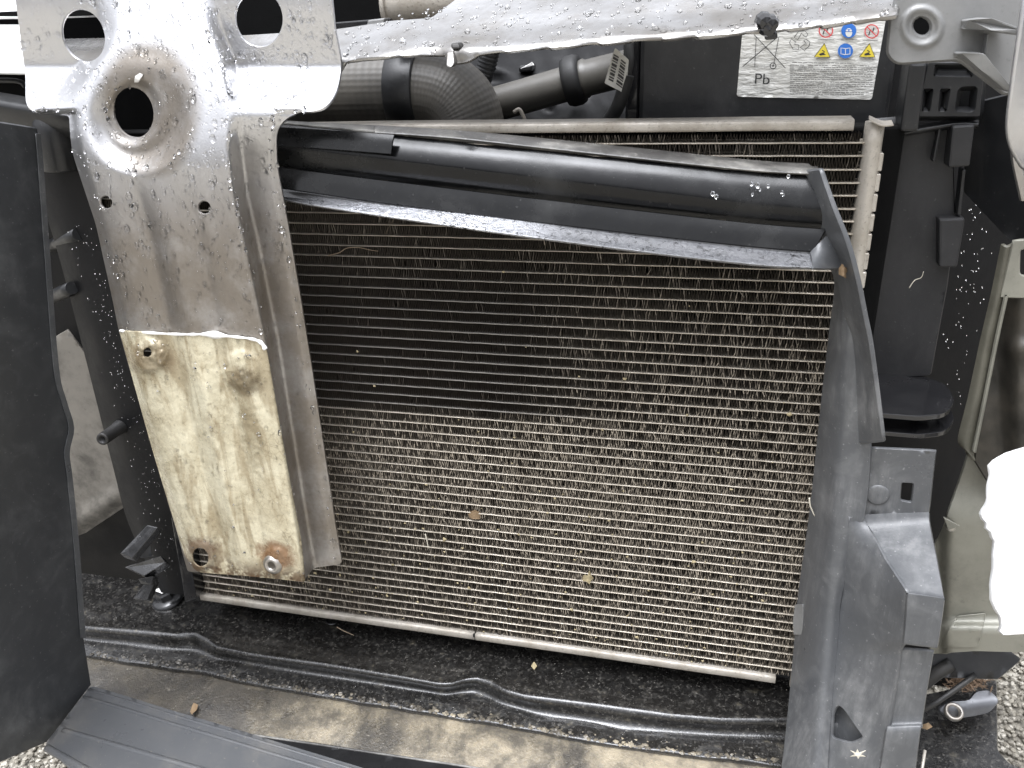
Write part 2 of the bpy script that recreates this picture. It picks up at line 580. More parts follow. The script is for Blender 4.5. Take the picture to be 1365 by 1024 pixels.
def valance():
    t = NT('muddy_valance')
    n1 = t.noise(13, 8, .72, dist=.5); n2 = t.noise(200, 4, .75); n3 = t.noise(50, 5, .7)
    c = t.mix(t.math('MULTIPLY', t.ramp(n1, .36, .70), t.ramp(t.sep()[0], .0, .26, .3, 1.)), (.026, .023, .019), (.34, .29, .205))
    c = t.mix(t.math('MULTIPLY', t.ramp(n3, .38, .68), .85), c, (.05, .043, .033))
    c = t.mix(t.math('MULTIPLY', t.ramp(n2, .6, .72), .5), c, (.36, .33, .27))
    t.set(color=c, rough=t.ramp(n3, .35, .65, .22, .5), coat=.3, coatr=.12)
    b = t.bump(t.noise(420, 4, .7), .7, .0012)
    t.bump(n1, .3, .004, b)
    return t.m
M['valance'] = valance()
def hose():
    t = NT('braided_hose')
    uv = t.n('ShaderNodeTexCoord').outputs['UV']
    mp = t.n('ShaderNodeMapping'); mp.inputs['Scale'].default_value = (46, 44, 1)
    t.l(uv, mp.inputs['Vector'])
    s1 = t.n('ShaderNodeSeparateXYZ'); t.l(mp.outputs[0], s1.inputs[0])
    a = t.math('SINE', t.math('MULTIPLY', t.math('ADD', s1.outputs[0], s1.outputs[1]), 3.14159))
    b = t.math('SINE', t.math('MULTIPLY', t.math('SUBTRACT', s1.outputs[0], s1.outputs[1]), 3.14159))
    h = t.math('MULTIPLY', a, b)
    n = t.noise(20, 5)
    c = t.mix(t.ramp(n, .35, .7), (.095, .088, .075), (.06, .056, .05))
    c = t.mix(t.ramp(h, -.2, .7, 0, .15), c, (.15, .138, .118))
    t.set(color=c, rough=.5)
    t.bump(h, .15, .0010)
    return t.m
M['hose'] = hose()
M['dusty_edge'] = plastic('dusty_edge', (.06, .058, .055), .4, dust=(.55, .53, .48), dusta=.9, bump=.8, scale=90, streak=False)
M['pipe'] = plastic('dusty_pipe', (.085, .08, .07), .45, dust=(.2, .18, .15), dusta=.4)
def flat(name, c, rough=.5, metal=0):
    t = NT(name)
    n = t.noise(90, 4)
    t.set(color=t.mix(t.ramp(n, .4, .75), c, tuple(q * .86 for q in c)), rough=rough, metal=metal)
    return t.m
def paper():
    t = NT('label_paper')
    n1 = t.noise(70, 5, .6, stretch=(1, 1, 3.2)); n2 = t.noise(20, 5)
    t.set(color=t.mix(t.ramp(n2, .45, .75), (.66, .655, .62), (.52, .50, .44)), rough=.35)
    t.bump(n1, .6, .003)
    return t.m
M['paper'] = paper()
M['ink'] = flat('ink_black', (.03, .03, .03)); M['ink_grey'] = flat('ink_grey', (.20, .195, .185))
M['ink_red'] = flat('ink_red', (.62, .06, .06)); M['ink_blue'] = flat('ink_blue', (.03, .16, .55)); M['ink_yel'] = flat('ink_yellow', (.75, .60, .06))
M['ink_white'] = flat('ink_white', (.7, .7, .68))
M['leaf'] = flat('dry_leaf', (.24, .165, .095), .6); M['leaf_pale'] = flat('pale_leaf', (.40, .335, .20), .6); M['twig'] = flat('twig', (.26, .20, .14), .7)
M['nest'] = flat('debris_brown', (.17, .115, .075), .9); M['straw'] = flat('straw', (.62, .58, .48), .6)
def water():
    t = NT('water')
    t.set(color=(1., 1., 1.), trans=1., ior=1.33, rough=.0)
    return t.m
M['water'] = water()
def gravel_m(name, a, b, c_):
    t = NT(name)
    vc = t.vor(140, 'F1', 'Color')
    s1 = t.n('ShaderNodeSeparateColor'); t.l(vc, s1.inputs[0])
    n2 = t.noise(500, 4, .7)
    c = t.mix(s1.outputs[0], a, b)
    c = t.mix(t.ramp(s1.outputs[1], .75, .8), c, c_)
    c = t.mix(t.math('MULTIPLY', t.ramp(n2, .5, .7), .4), c, (.12, .10, .07))
    t.set(color=c, rough=.7)
    t.bump(n2, .4, .001)
    return t.m
M['gravel'] = gravel_m('gravel', (.31, .285, .235), (.13, .12, .10), (.42, .395, .34))

# ================================================================== SETTING
GZ = -0.30
def ground():
    V, Fc = [], []
    S = [-40, -10, -3, -1.2, -.6, 0, .6, 1.2, 1.8, 3, 10, 40]
    for y in S:
        for x in S: V.append((x, y, GZ - .004))
    k = len(S)
    for j in range(k - 1):
        for i in range(k - 1): Fc.append((j * k + i, j * k + i + 1, (j + 1) * k + i + 1, (j + 1) * k + i))
    o = from_py('ground', V, Fc, M['gravel'], None, False)
    tag(o, 'pale gravel ground under and around the car', 'ground', kind='structure')
ground()
def gravel():
    base = []
    for k in range(6):
        bm = bmesh.new()
        bmesh.ops.create_icosphere(bm, subdivisions=1, radius=1)
        sx, sy, sz = rnd.uniform(.75, 1.3), rnd.uniform(.75, 1.3), rnd.uniform(.5, .8)
        for v in bm.verts:
            v.co = Vector((v.co.x * sx, v.co.y * sy, v.co.z * sz)) * rnd.uniform(.8, 1.15)
        bm.verts.index_update()
        base.append(([v.co.copy() for v in bm.verts], [tuple(v.index for v in f.verts) for f in bm.faces]))
        bm.free()
    V, Fc = [], []
    for (x0, x1, y0, y1, n) in ((-.55, -.14, -.26, .10, 3600), (.84, 1.14, .18, .58, 3600)):
        for _ in range(n):
            r = rnd.uniform(.002, .0048)
            p = Vector((rnd.uniform(x0, x1), rnd.uniform(y0, y1), GZ + rnd.uniform(-.003, .003)))
            R = Matrix.Rotation(rnd.uniform(0, 6.3), 3, 'Z') @ Matrix.Rotation(rnd.uniform(-.5, .5), 3, 'X')
            bv, bf = base[rnd.randrange(6)]
            b = len(V)
            V += [p + R @ (q * r) for q in bv]
            Fc += [tuple(b + i for i in f) for f in bf]
    o = from_py('gravel', V, Fc, M['gravel'], None, False)
    tag(o, 'loose pale gravel stones lying on the ground beneath the car', 'gravel', kind='stuff')
gravel()

# dark engine compartment behind everything: floor, rear wall, sides, engine lumps
def engine_bay():
    t = thing('engine_bay', 'black shadowed engine compartment behind the radiator', 'engine bay')
    box('firewall', (-.55, .62, -.12), (1.0, .64, .75), M['dark'], t, 0)
    box('bay_floor', (-.35, .14, -.11), (.84, .62, -.10), M['dark'], t, 0)
    box('fan_cowl', (.004, .026, .0), (.655, .05, .49), M['dark'], t, .002)
    box('inner_wing', (-.37, .09, -.10), (-.35, .62, .62), M['dark'], t, 0)
    box('inner_wing', (.84, .16, -.10), (.86, .62, .62), M['dark'], t, 0)
engine_bay()

# ================================================================== RADIATOR
PITCH = .009073
TZ = [.0110 + PITCH * k for k in range(53)]
RW = .6235
def radiator():
    t = thing('radiator', 'dusty aluminium radiator with many flat horizontal tubes and bent fins', 'radiator')
    # one flat tube, shared by all
    prof = [(.016, .0007), (.0012, .0007), (.0004, .00055), (.0, .0002), (.0, -.0002), (.0004, -.00055), (.0012, -.0007), (.016, -.0007)]
    N = 60
    vs, fs = [], []
    rr = random.Random(3)
    for i in range(N + 1):
        x = -.004 + (RW + .008) * i / N
        jz = rr.uniform(-.00012, .00012); jy = rr.uniform(-.0002, .0002)
        vs += [(x, y - .0006 + jy, z + jz) for y, z in prof]
    k = len(prof)
    for i in range(N):
        for j in range(k - 1):
            a = i * k + j
            fs.append((a, a + k, a + k + 1, a + 1))
    me = bpy.data.meshes.new('tube')
    me.from_pydata(vs, [], fs)
    me.polygons.foreach_set('use_smooth', [True] * len(fs))
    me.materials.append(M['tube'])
    for z in TZ:
        o = bpy.data.objects.new('tube', me)
        COL.objects.link(o); o.parent = t
        o.location = (0, 0, z); o['z_off'] = 1
        o.rotation_euler = (rr.uniform(-.02, .02), rr.uniform(-.0004, .0004), 0)
    # fins: zigzag strips between the tubes
    V, Fc, D = [], [], []
    FP = .00105                       # half wave
    levels = [TZ[0] - PITCH] + TZ + [TZ[-1] + PITCH]
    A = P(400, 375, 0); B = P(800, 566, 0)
    for li in range(len(levels) - 1):
        z0, z1 = levels[li] + .0008, levels[li + 1] - .0008
        if li == 0: z0 = .004
        if li == len(levels) - 2: z1 = levels[-1] - .003
        n = int(RW / FP)
        ph = rr.uniform(0, 10)
        for i in range(n):
            xa = i * FP; xb = xa + FP
            if xa > .6225: break
            zc = (z0 + z1) / 2
            nz = noise.noise(Vector((xa * 9, zc * 9, 1.3))); nz2 = noise.noise(Vector((xa * 45, zc * 60, 4.1)))
            nz3 = noise.noise(Vector((xa * 160, zc * 110, 8.7)))
            # how dirty and bent: clean upper part, dusty lower half, a darker patch on the left
            dirt = sst(lerp(.285, .43, sst(.28, .50, xa)), .20, zc) * (.30 + .36 * math.exp(-((zc - .18) / .065) ** 2)) + sst(.28, .50, xa) * .26 * sst(.40, .26, zc) + .08 + nz * .15 + nz2 * .11
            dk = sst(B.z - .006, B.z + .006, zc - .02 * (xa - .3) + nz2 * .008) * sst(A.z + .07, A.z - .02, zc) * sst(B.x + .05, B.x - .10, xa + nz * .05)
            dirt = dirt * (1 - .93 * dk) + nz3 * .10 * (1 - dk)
            dirt = max(0, dirt)
            bend = .00012 + .00030 * min(1, dirt) + (.0005 if nz3 > .42 else 0)
            up = i % 2 == 0
            za, zb = (z0, z1) if up else (z1, z0)
            ja, jb = rr.gauss(0, bend), rr.gauss(0, bend)
            ya = -.0002 + abs(rr.gauss(0, .0002)); 
            b = len(V)
            zm = (za + zb) / 2 + rr.uniform(-.001, .001)
            jm = rr.gauss(0, bend)
            # sheet (front edge in three points so that it can be bent), going back
            xm = (xa + xb) / 2
            V += [(xa, ya, za), (xm + jm, ya, zm), (xb, ya, zb), (xa, .015, za), (xm, .015, zm), (xb, .015, zb)]
            Fc += [(b, b + 1, b + 4, b + 3), (b + 1, b + 2, b + 5, b + 4)]
            # rolled lip along the front edge
            fl = rr.random() < .03 + .85 * dirt
            wl = rr.uniform(.0004, .0009) if fl else .0002
            s = 1 if up else -1
            V += [(xa + wl, ya + .00015, za), (xm + jm + wl, ya + .00015, zm), (xb + wl, ya + .00015, zb)]
            Fc += [(b, b + 6, b + 7, b + 1), (b + 1, b + 7, b + 8, b + 2)]
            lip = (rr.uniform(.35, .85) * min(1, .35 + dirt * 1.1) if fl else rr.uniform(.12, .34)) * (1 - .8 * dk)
            if rr.random() < .012 and dirt > .1: lip = 1.0
            sh = dirt * rr.uniform(.10, .36)
            hf = rr.random()
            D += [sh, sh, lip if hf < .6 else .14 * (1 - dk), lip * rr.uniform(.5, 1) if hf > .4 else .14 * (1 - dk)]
    me = bpy.data.meshes.new('fins')
    me.from_pydata(V, [], Fc)
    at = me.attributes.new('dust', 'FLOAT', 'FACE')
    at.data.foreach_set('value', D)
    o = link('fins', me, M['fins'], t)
    o['kind'] = 'stuff'
    # rails (channel sections with rounded front)
    def rail(x0, x1, z0, z1, y0):
        h = z1 - z0
        pr = [(.018, z1), (y0 + .002, z1), (y0 + .0005, z1 - .0006), (y0, z1 - .002), (y0, z0 + .0016), (y0 + .0006, z0 + .0004), (y0 + .002, z0), (.018, z0)]
        V, Fc = [], []
        n = 30
        for i in range(n + 1):
            x = lerp(x0, x1, i / n)
            V += [(x, y, z + noise.noise(Vector((x * 20, z, 0))) * .0003) for y, z in pr]
        k = len(pr)
        for i in range(n):
            for j in range(k):
                a = i * k + j; b = i * k + (j + 1) % k
                Fc.append((a, b, b + k, a + k))
        Fc += [tuple(range(k)), tuple(reversed(range(n * k, n * k + k)))]
        return V, Fc
    v, f = rail(.12, .6165, .4912, .4985, -.005)
    from_py('top_rail', v, f, M['rail'], t)
    v, f = rail(.004, .3195, -.0045, .0035, -.004)
    from_py('bottom_rail', v, f, M['rail'], t)
    v, f = rail(.3205, .611, -.0045, .0035, -.0042)
    from_py('bottom_rail', v, f, M['rail'], t)
    box('rail_joint', (.3185, -.0046, .0), (.3205, -.0035, .0042), M['stud'], t, 0)
    # right header tank: round tube with a row of crimped tabs
    V, Fc = [], []
    n = 18
    zs = [-.01 + .506 * i / 40 for i in range(41)]
    for z in zs:
        jx = noise.noise(Vector((z * 30, 0, 2))) * .0003
        V += [(.6308 + jx + .0064 * math.cos(a), .004 + .0085 * math.sin(a), z) for a in (2 * math.pi * q / n for q in range(n))]
    for i in range(40):
        for q in range(n):
            a, b = i * n + q, i * n + (q + 1) % n
            Fc.append((a, b, b + n, a + n))
    Fc.append(tuple(range(40 * n, 41 * n)))
    tk = from_py('header_tank', V, Fc, M['tank'], t)
    z = .476
    while z > .2:
        box('crimp_tab', (.6350, -.0010, z - .0122), (.6385, .006, z), M['tank'], tk, .0006, 1)
        z -= .0140
    # torn clip on top of the tank
    c = Vector((.628, -.001, .4895))
    loft('tank_clip', [[c + Vector((-.003, -.006, .0088)), c + Vector((.005, -.008, .0050)), c + Vector((.0125, -.007, .0052))],
                       [c + Vector((-.002, .003, .0100)), c + Vector((.006, .003, .0066)), c + Vector((.0125, .003, .0068))]], M['tank'], t, 3, 2, .001)
    return t
radiator()

# ================================================================== LOWER FRAME
def row(pts, n=40):
    """polyline in the photo, resampled evenly in x"""
    x0, x1 = pts[0][0], pts[-1][0]
    return [(lerp(x0, x1, i / n), pw(pts, lerp(x0, x1, i / n))) for i in range(n + 1)]
L1 = [(90, 832), (118, 836), (200, 842), (235, 846), (248, 844), (262, 844), (275, 851), (290, 863), (330, 871), (430, 884), (530, 901), (585, 911), (602, 911), (620, 905), (637, 903), (655, 908), (675, 920), (700, 927), (800, 938), (890, 951), (960, 957), (1090, 958)]
L2 = [(90, 848), (118, 852), (215, 863), (240, 865), (262, 866), (290, 876), (404, 896), (447, 902), (560, 919), (595, 925), (615, 922), (632, 921), (650, 928), (666, 936), (716, 949), (828, 968), (900, 975), (960, 979), (1090, 982)]
L3 = [(90, 868), (121, 874), (162, 881), (253, 894), (337, 911), (447, 930), (541, 946), (666, 965), (784, 988), (890, 1003), (1090, 1026)]
def wob(s, a, x): return noise.noise(Vector((x * .02, s, 0))) * a
def lower():
    t = thing('lower_crossmember', 'oily black pressed steel crossmember running beneath the radiator', 'crossmember')
    n = 150
    r0 = row([(60, 758), (1110, 888)], n); r1 = row(L1, n); r2 = row(L2, n); r3 = row(L3, n)
    S = lambda r, dz: [PZ(x, y, dz) for x, y in r]
    rows = []
    A = [PZ(x, y, -.025) for x, y in r0]
    B = [PZ(x, y, -.0295) for x, y in r1]
    rows.append(A)
    for k in (.25, .5, .75, .93): rows.append([a.lerp(b, k) + Vector((0, 0, noise.noise(Vector((b.x * 14, k * 4, 0))) * .0012)) for a, b in zip(A, B)])
    rows.append([b + Vector((0, 0, .0008)) for b in B])                              # slightly raised crest
    C = [PZ(x, y, -.046) for x, y in r2]
    rows.append([b.lerp(c, .22) + Vector((0, -.0028, .001)) for b, c in zip(B, C)])
    rows.append([b.lerp(c, .75) + Vector((0, .0005, 0)) for b, c in zip(B, C)])
    rows.append([c + Vector((0, -.002, 0)) for c in C])
    D = [PZ(x, y + wob(3, 2.2, x), -.0492) for x, y in r3]
    for k in (.3, .65, .97): rows.append([c.lerp(d, k) + Vector((0, 0, .0008 + noise.noise(Vector((d.x * 30, k * 5, 3))) * .0014)) for c, d in zip(C, D)])
    rows.append([d + Vector((0, -.0008, -.001)) for d in D])
    rows.append([d + Vector((0, .001, -.006)) for d in D])
    loft('pressed_sheet', rows, M['tray'], t, 1, 2, .0015, su=False)
    # mud flakes sitting along the seam
    V, Fc = [], []
    for q in range(420):
        x = rnd.uniform(120, 1035)
        k = rnd.random()
        y = pw(L3, x) - (3 + 14 * k * k) * rnd.uniform(.3, 1)
        p = PZ(x, y, -.0478)
        r = rnd.uniform(.0006, .0024) * (1.4 if rnd.random() < .1 else 1)
        b = len(V)
        for a in range(6):
            th = a * math.pi / 3 + rnd.uniform(-.3, .3)
            V.append(p + Vector((math.cos(th) * r * rnd.uniform(.8, 1.6), math.sin(th) * r, rnd.uniform(-.0006, .0004))))
        V.append(p + Vector((0, 0, rnd.uniform(.0005, .0016))))
        Fc += [(b + i, b + (i + 1) % 6, b + 6) for i in range(6)]
    o = from_py('mud_flakes', V, Fc, M['valance'], t, False)
    o['kind'] = 'stuff'
    # drain plug ring lying on the shelf
    c = PZ(443, 831, -.026)
    tube('grommet', [c + Vector((.006 * math.cos(a), .005 * math.sin(a), .003)) for a in (math.radians(40 * i) for i in range(10))], .0012, M['black_gloss'], t, 8, 3)
    v = thing('front_valance', 'mud stained tan and black sheet sloping down below the crossmember', 'valance')
    R0 = [PZ(x, y + 1 + wob(9, 2, x), -.0535) for x, y in row(L3, 60)]
    rows = [[p + Vector((0, .012, -.001)) for p in R0], R0]
    for k, dz in ((1, -.058), (2, -.065), (3, -.074)):
        rows.append([PZ(x, y + 42 * k, dz) + Vector((0, 0, noise.noise(Vector((x * .012, k, 5))) * .002)) for x, y in row(L3, 60)])
    loft('valance_sheet', rows, M['valance'], v, 1, 3, .0015, su=False)
    return t
lower()

# plastic strip in the lower left foreground
def front_strip():
    t = thing('undertray_strip', 'grey plastic undertray strip with raised ribs in the lower left foreground', 'undertray')
    def dl(x, y, a, b):
        ax, ay = a; bx, by = b
        return ((x - ax) * (by - ay) - (y - ay) * (bx - ax)) / math.hypot(bx - ax, by - ay)
    def rel(x, y):
        h = 0
        d1 = dl(x, y, (113, 917), (478, 1026)); d2 = dl(x, y, (82, 972), (270, 1026)); d3 = dl(x, y, (60, 1000), (130, 1024))
        h += .003 * sst(2, 8, d2 * -1) * 0
        h -= .004 * sst(0, 10, -d3) * 0
        return h + noise.noise(Vector((x * .015, y * .015, 7))) * .0006
    fn = plane_fn(PZ(120, 915, -.0515), PZ(480, 1024, -.0525), PZ(62, 990, -.054), rel)
    ol = rounded([(121, 914), (300, 968), (482, 1023), (560, 1055), (560, 1075), (150, 1075), (92, 1022), (60, 992)], 6)
    sheet('strip_panel', ol, fn, M['strip'], t, step=6, th=.003)
    for a_, b_, r_ in (((118, 919), (480, 1028), .0016), ((112, 929), (470, 1037), .0022), ((84, 973), (300, 1035), .0030), ((62, 996), (140, 1040), .0036)):
        tube('rib', [fn(lerp(a_[0], b_[0], k / 6), lerp(a_[1], b_[1], k / 6)) - Vector((0, 0, r_ * .35)) for k in range(7)], r_, M['strip'], t, 10, 4)
    # second lip behind it
    fn2 = plane_fn(PZ(340, 982, -.0530), PZ(520, 1030, -.0530), PZ(420, 1030, -.0545))
    sheet('rear_lip', rounded([(338, 980), (420, 990), (640, 1024), (700, 1060), (480, 1060)], 3), fn2, M['black_deep'], t, step=9, th=.002)
    tube('lip_bead', [fn2(lerp(338, 690, k / 8), lerp(980, 1032, k / 8)) for k in range(9)], .0011, M['dusty_edge'], t, 8, 3)
    return t
front_strip()

# ================================================================== LEFT SIDE
def left_side():
    t = thing('side_duct_panel', 'large flat charcoal plastic duct panel at the left edge', 'duct panel')
    a, b, c = P(52, 170, -.045), PZ(120, 915, -.0505), PZ(0, 1015, -.0505)
    fn = plane_fn(a, b, c, lambda x, y: noise.noise(Vector((x * .008, y * .006, 2))) * .0015)
    edge = [(50, 172), (54, 215), (63, 340), (75, 490), (86, 535), (97, 570), (90, 603), (94, 640), (103, 740), (111, 850), (121, 913)]
    sheet('duct_sheet', edge + [(62, 989), (0, 1016), (-200, 1098), (-200, 148), (0, 164)], fn, M['panel'], t, step=12, th=.003)
    # raised flange along the edge, its highlight put in as paler plastic
    n = (b - a).cross(c - a).normalized()
    if n.dot(CAM - a) < 0: n = -n
    E1 = [(51, 178), (54, 216), (63, 340), (75, 490), (86, 535), (96, 570), (90, 603), (94, 640), (103, 740), (111, 850)]
    loft('edge_flange', [[fn(x - 5, y) + n * .0008 for x, y in E1], [fn(x + 1.5, y) + n * .0011 for x, y in E1]], M['duct'], t, 4, 2, .0012, rim=.1)
    # black side tank / post left of the core, between the panel and the silver bracket
    p = thing('radiator_side_post', 'black radiator side post speckled with water behind the silver bracket', 'post')
    rows = []
    for (xl, y, xr) in ((40, 225, 121), (75, 330, 148), (112, 470, 183), (150, 620, 220), (172, 700, 240), (215, 790, 260)):
        rows.append([P(xl, y, -.002), P(lerp(xl, xr, .35), y + 2, -.012), P(xr, y + 4, -.010)])
    loft('post_face', rows, M['black_deep'], p, 4, 5, .004)
    # foot of the post, sharp corner piece at (250,790)
    prism('post_foot', [P(228, 690, -.016), P(243, 690, -.016), P(262, 798, -.016), P(247, 803, -.016)], Vector((0, .02, 0)), M['black_gloss'], p)
    sheet('black_backing', [(20, 175), (200, 175), (270, 760), (250, 800), (60, 800)], yfn(.062), M['black_deep'], p, step=16, th=.003)  # black sheet added to stand in for the dark of the cavity
    # stud
    a = P(165, 566, -.006); d = (P(136, 586, -.045) - a)
    s = thing('threaded_stud', 'short hollow black stud sticking out of the side post', 'stud')
    L = d.length
    lathe('sleeve', a, a + d, [(0, .0005), (0, .0075), (L * .25, .0073), (L * .27, .0064), (L - .0015, .0062), (L, .0056), (L, .0034), (L - .012, .0032), (L - .012, 0)], M['stud'], s, 20)
    lathe('collar', a, a + d, [(-.001, .0005), (-.001, .0092), (.003, .0092), (.0035, .0005)], M['black_gloss'], s, 20)
    # pegs on the inner face
    for (px, py, qx, qy) in ((70, 328, 105, 312), (72, 395, 96, 384)):
        g = thing('moulded_peg', 'upper dark moulded peg behind the duct panel edge' if py < 350 else 'lower dark moulded peg behind the duct panel edge', 'peg')
        tube('peg_body', [P(px, py, .012), P(qx, qy, -.012)], lambda u: .0065 if u < .8 else .0058, M['black'], g, 12, 3)
    # beige dirty body panel further back
    q = thing('body_side_panel', 'grimy beige body panel seen between duct panel and post', 'body panel')
    def rel(x, y):
        d = (y - lerp(708, 668, (x - 112) / 60))
        return .004 * sst(-32, -26, d) - .006 * sst(-12, 0, d)
    fnb = plane_fn(P(90, 340, .035), P(165, 680, .035), P(90, 700, .030), rel)
    sheet('panel_sheet', [(40, 470), (90, 440), (112, 470), (126, 510), (152, 600), (172, 672), (112, 712), (40, 740)], fnb, M['beige'], q, step=8, th=.002)
    # upper left clutter: dark trim bar, round boss, pale wing corner
    b_ = thing('upper_trim_bar', 'dark horizontal trim bar at the upper left under the bracket plate', 'trim bar')
    loft('trim_face', [[P(-30, 118, -.02), P(40, 130, -.02), P(110, 145, -.02)], [P(-30, 134, -.034), P(40, 145, -.034), P(110, 156, -.034)], [P(-30, 150, -.030), P(40, 165, -.030), P(110, 172, -.030)], [P(-30, 172, -.02), P(40, 182, -.02), P(110, 186, -.02)]], M['black'], b_, 4, 4, .003)
    g = thing('round_boss', 'grey black round boss under the trim bar', 'boss')
    a = P(72, 166, -.016); 
    lathe('boss_body', a + Vector((0, 0, .012)), a - Vector((0, 0, .1)), [(0, .0005), (0, .0165), (.018, .0165), (.0475, .0175), (.049, .0165), (.049, .0005)], M['black'], g, 28)
    wv = thing('wing_corner', 'blown out white wing panel corner at the upper left edge', 'wing panel')
    sheet('wing_sheet', rounded([(-200, 33), (60, 33), (80, 60), (82, 98), (-200, 94)], 4), plane_fn(P(0, 96, -.028), P(60, 98, -.028), P(0, 33, .012)), M['white_paint'], wv, step=9, th=.002)
    box('gap_strip', tuple(P(-30, 28, .012)), tuple(P(-30, 28, .012) + Vector((.14, .01, .006))), M['dark'], wv, .0006)
    wu = thing('bonnet_edge', 'white painted bonnet edge in the upper left corner', 'bonnet')
    sheet('bonnet_sheet', [(-200, -60), (120, -60), (130, 20), (60, 22), (-200, 26)], plane_fn(P(0, 22, .012), P(60, 22, .012), P(0, -20, .05)), M['white_paint'], wu, step=12, th=.002)
    dk = thing('headlamp_recess', 'black recess between wing corner and trim bar', 'recess')
    sheet('recess_back', rounded([(-40, 90), (100, 90), (100, 135), (-40, 130)], 3), yfn(.02), M['dark'], dk, step=14, th=.002)
    tube('recess_rib', [P(-30, 108, .008), P(22, 108, .008), P(34, 116, .008)], .0022, M['stud'], dk, 8, 4)
left_side()

# broken black clip and bolt on the lower shelf
def clip():
    t = thing('broken_clip', 'broken shiny black plastic clip at the foot of the post', 'clip')
    def slab(name, pts, vec, mat=M['wet_clip']):
        prism(name, [P(x, y, Y) for x, y, Y in pts], Vector(vec), mat, t, .0006)
    slab('clip_arm', [(160, 738, -.050), (196, 700, -.030), (210, 703, -.030), (176, 744, -.050)], (0, .004, -.008))
    slab('clip_blade', [(186, 744, -.035), (196, 724, -.035), (199, 742, -.032)], (.002, .002, -.001), M['duct'])
    slab('clip_arm', [(166, 756, -.046), (214, 741, -.032), (221, 750, -.032), (192, 768, -.046)], (0, .006, -.009))
    slab('clip_leg', [(184, 772, -.050), (204, 768, -.045), (202, 780, -.045), (188, 779, -.050)], (0, .008, -.006))
    slab('clip_leg', [(177, 798, -.050), (197, 772, -.04), (207, 774, -.04), (196, 800, -.050)], (0, .005, -.006))
    b = thing('flange_bolt', 'black flanged bolt head with a bright chip on the lower shelf', 'bolt')
    c = PZ(224, 800, -.026)
    up = Vector((-.1, -.15, 1)).normalized()
    lathe('flange', c, c + up, [(0, .0175), (.003, .0172), (.0045, .0145), (.006, .0105), (.006, .0003)], M['black_gloss'], b, 28)
    lathe('head', c + up * .005, c + up, [(0, .0105), (.008, .0102), (.010, .0085), (.010, .0003)], M['black_gloss'], b, 6, False)
    q = c + up * .016
    prism('paint_chip', [q + Vector((-.009, -.003, 0)), q + Vector((.004, -.006, 0)), q + Vector((.006, .001, 0)), q + Vector((-.006, .002, 0))], Vector((0, 0, .001)), M['sealant'], b, .0003)
clip()

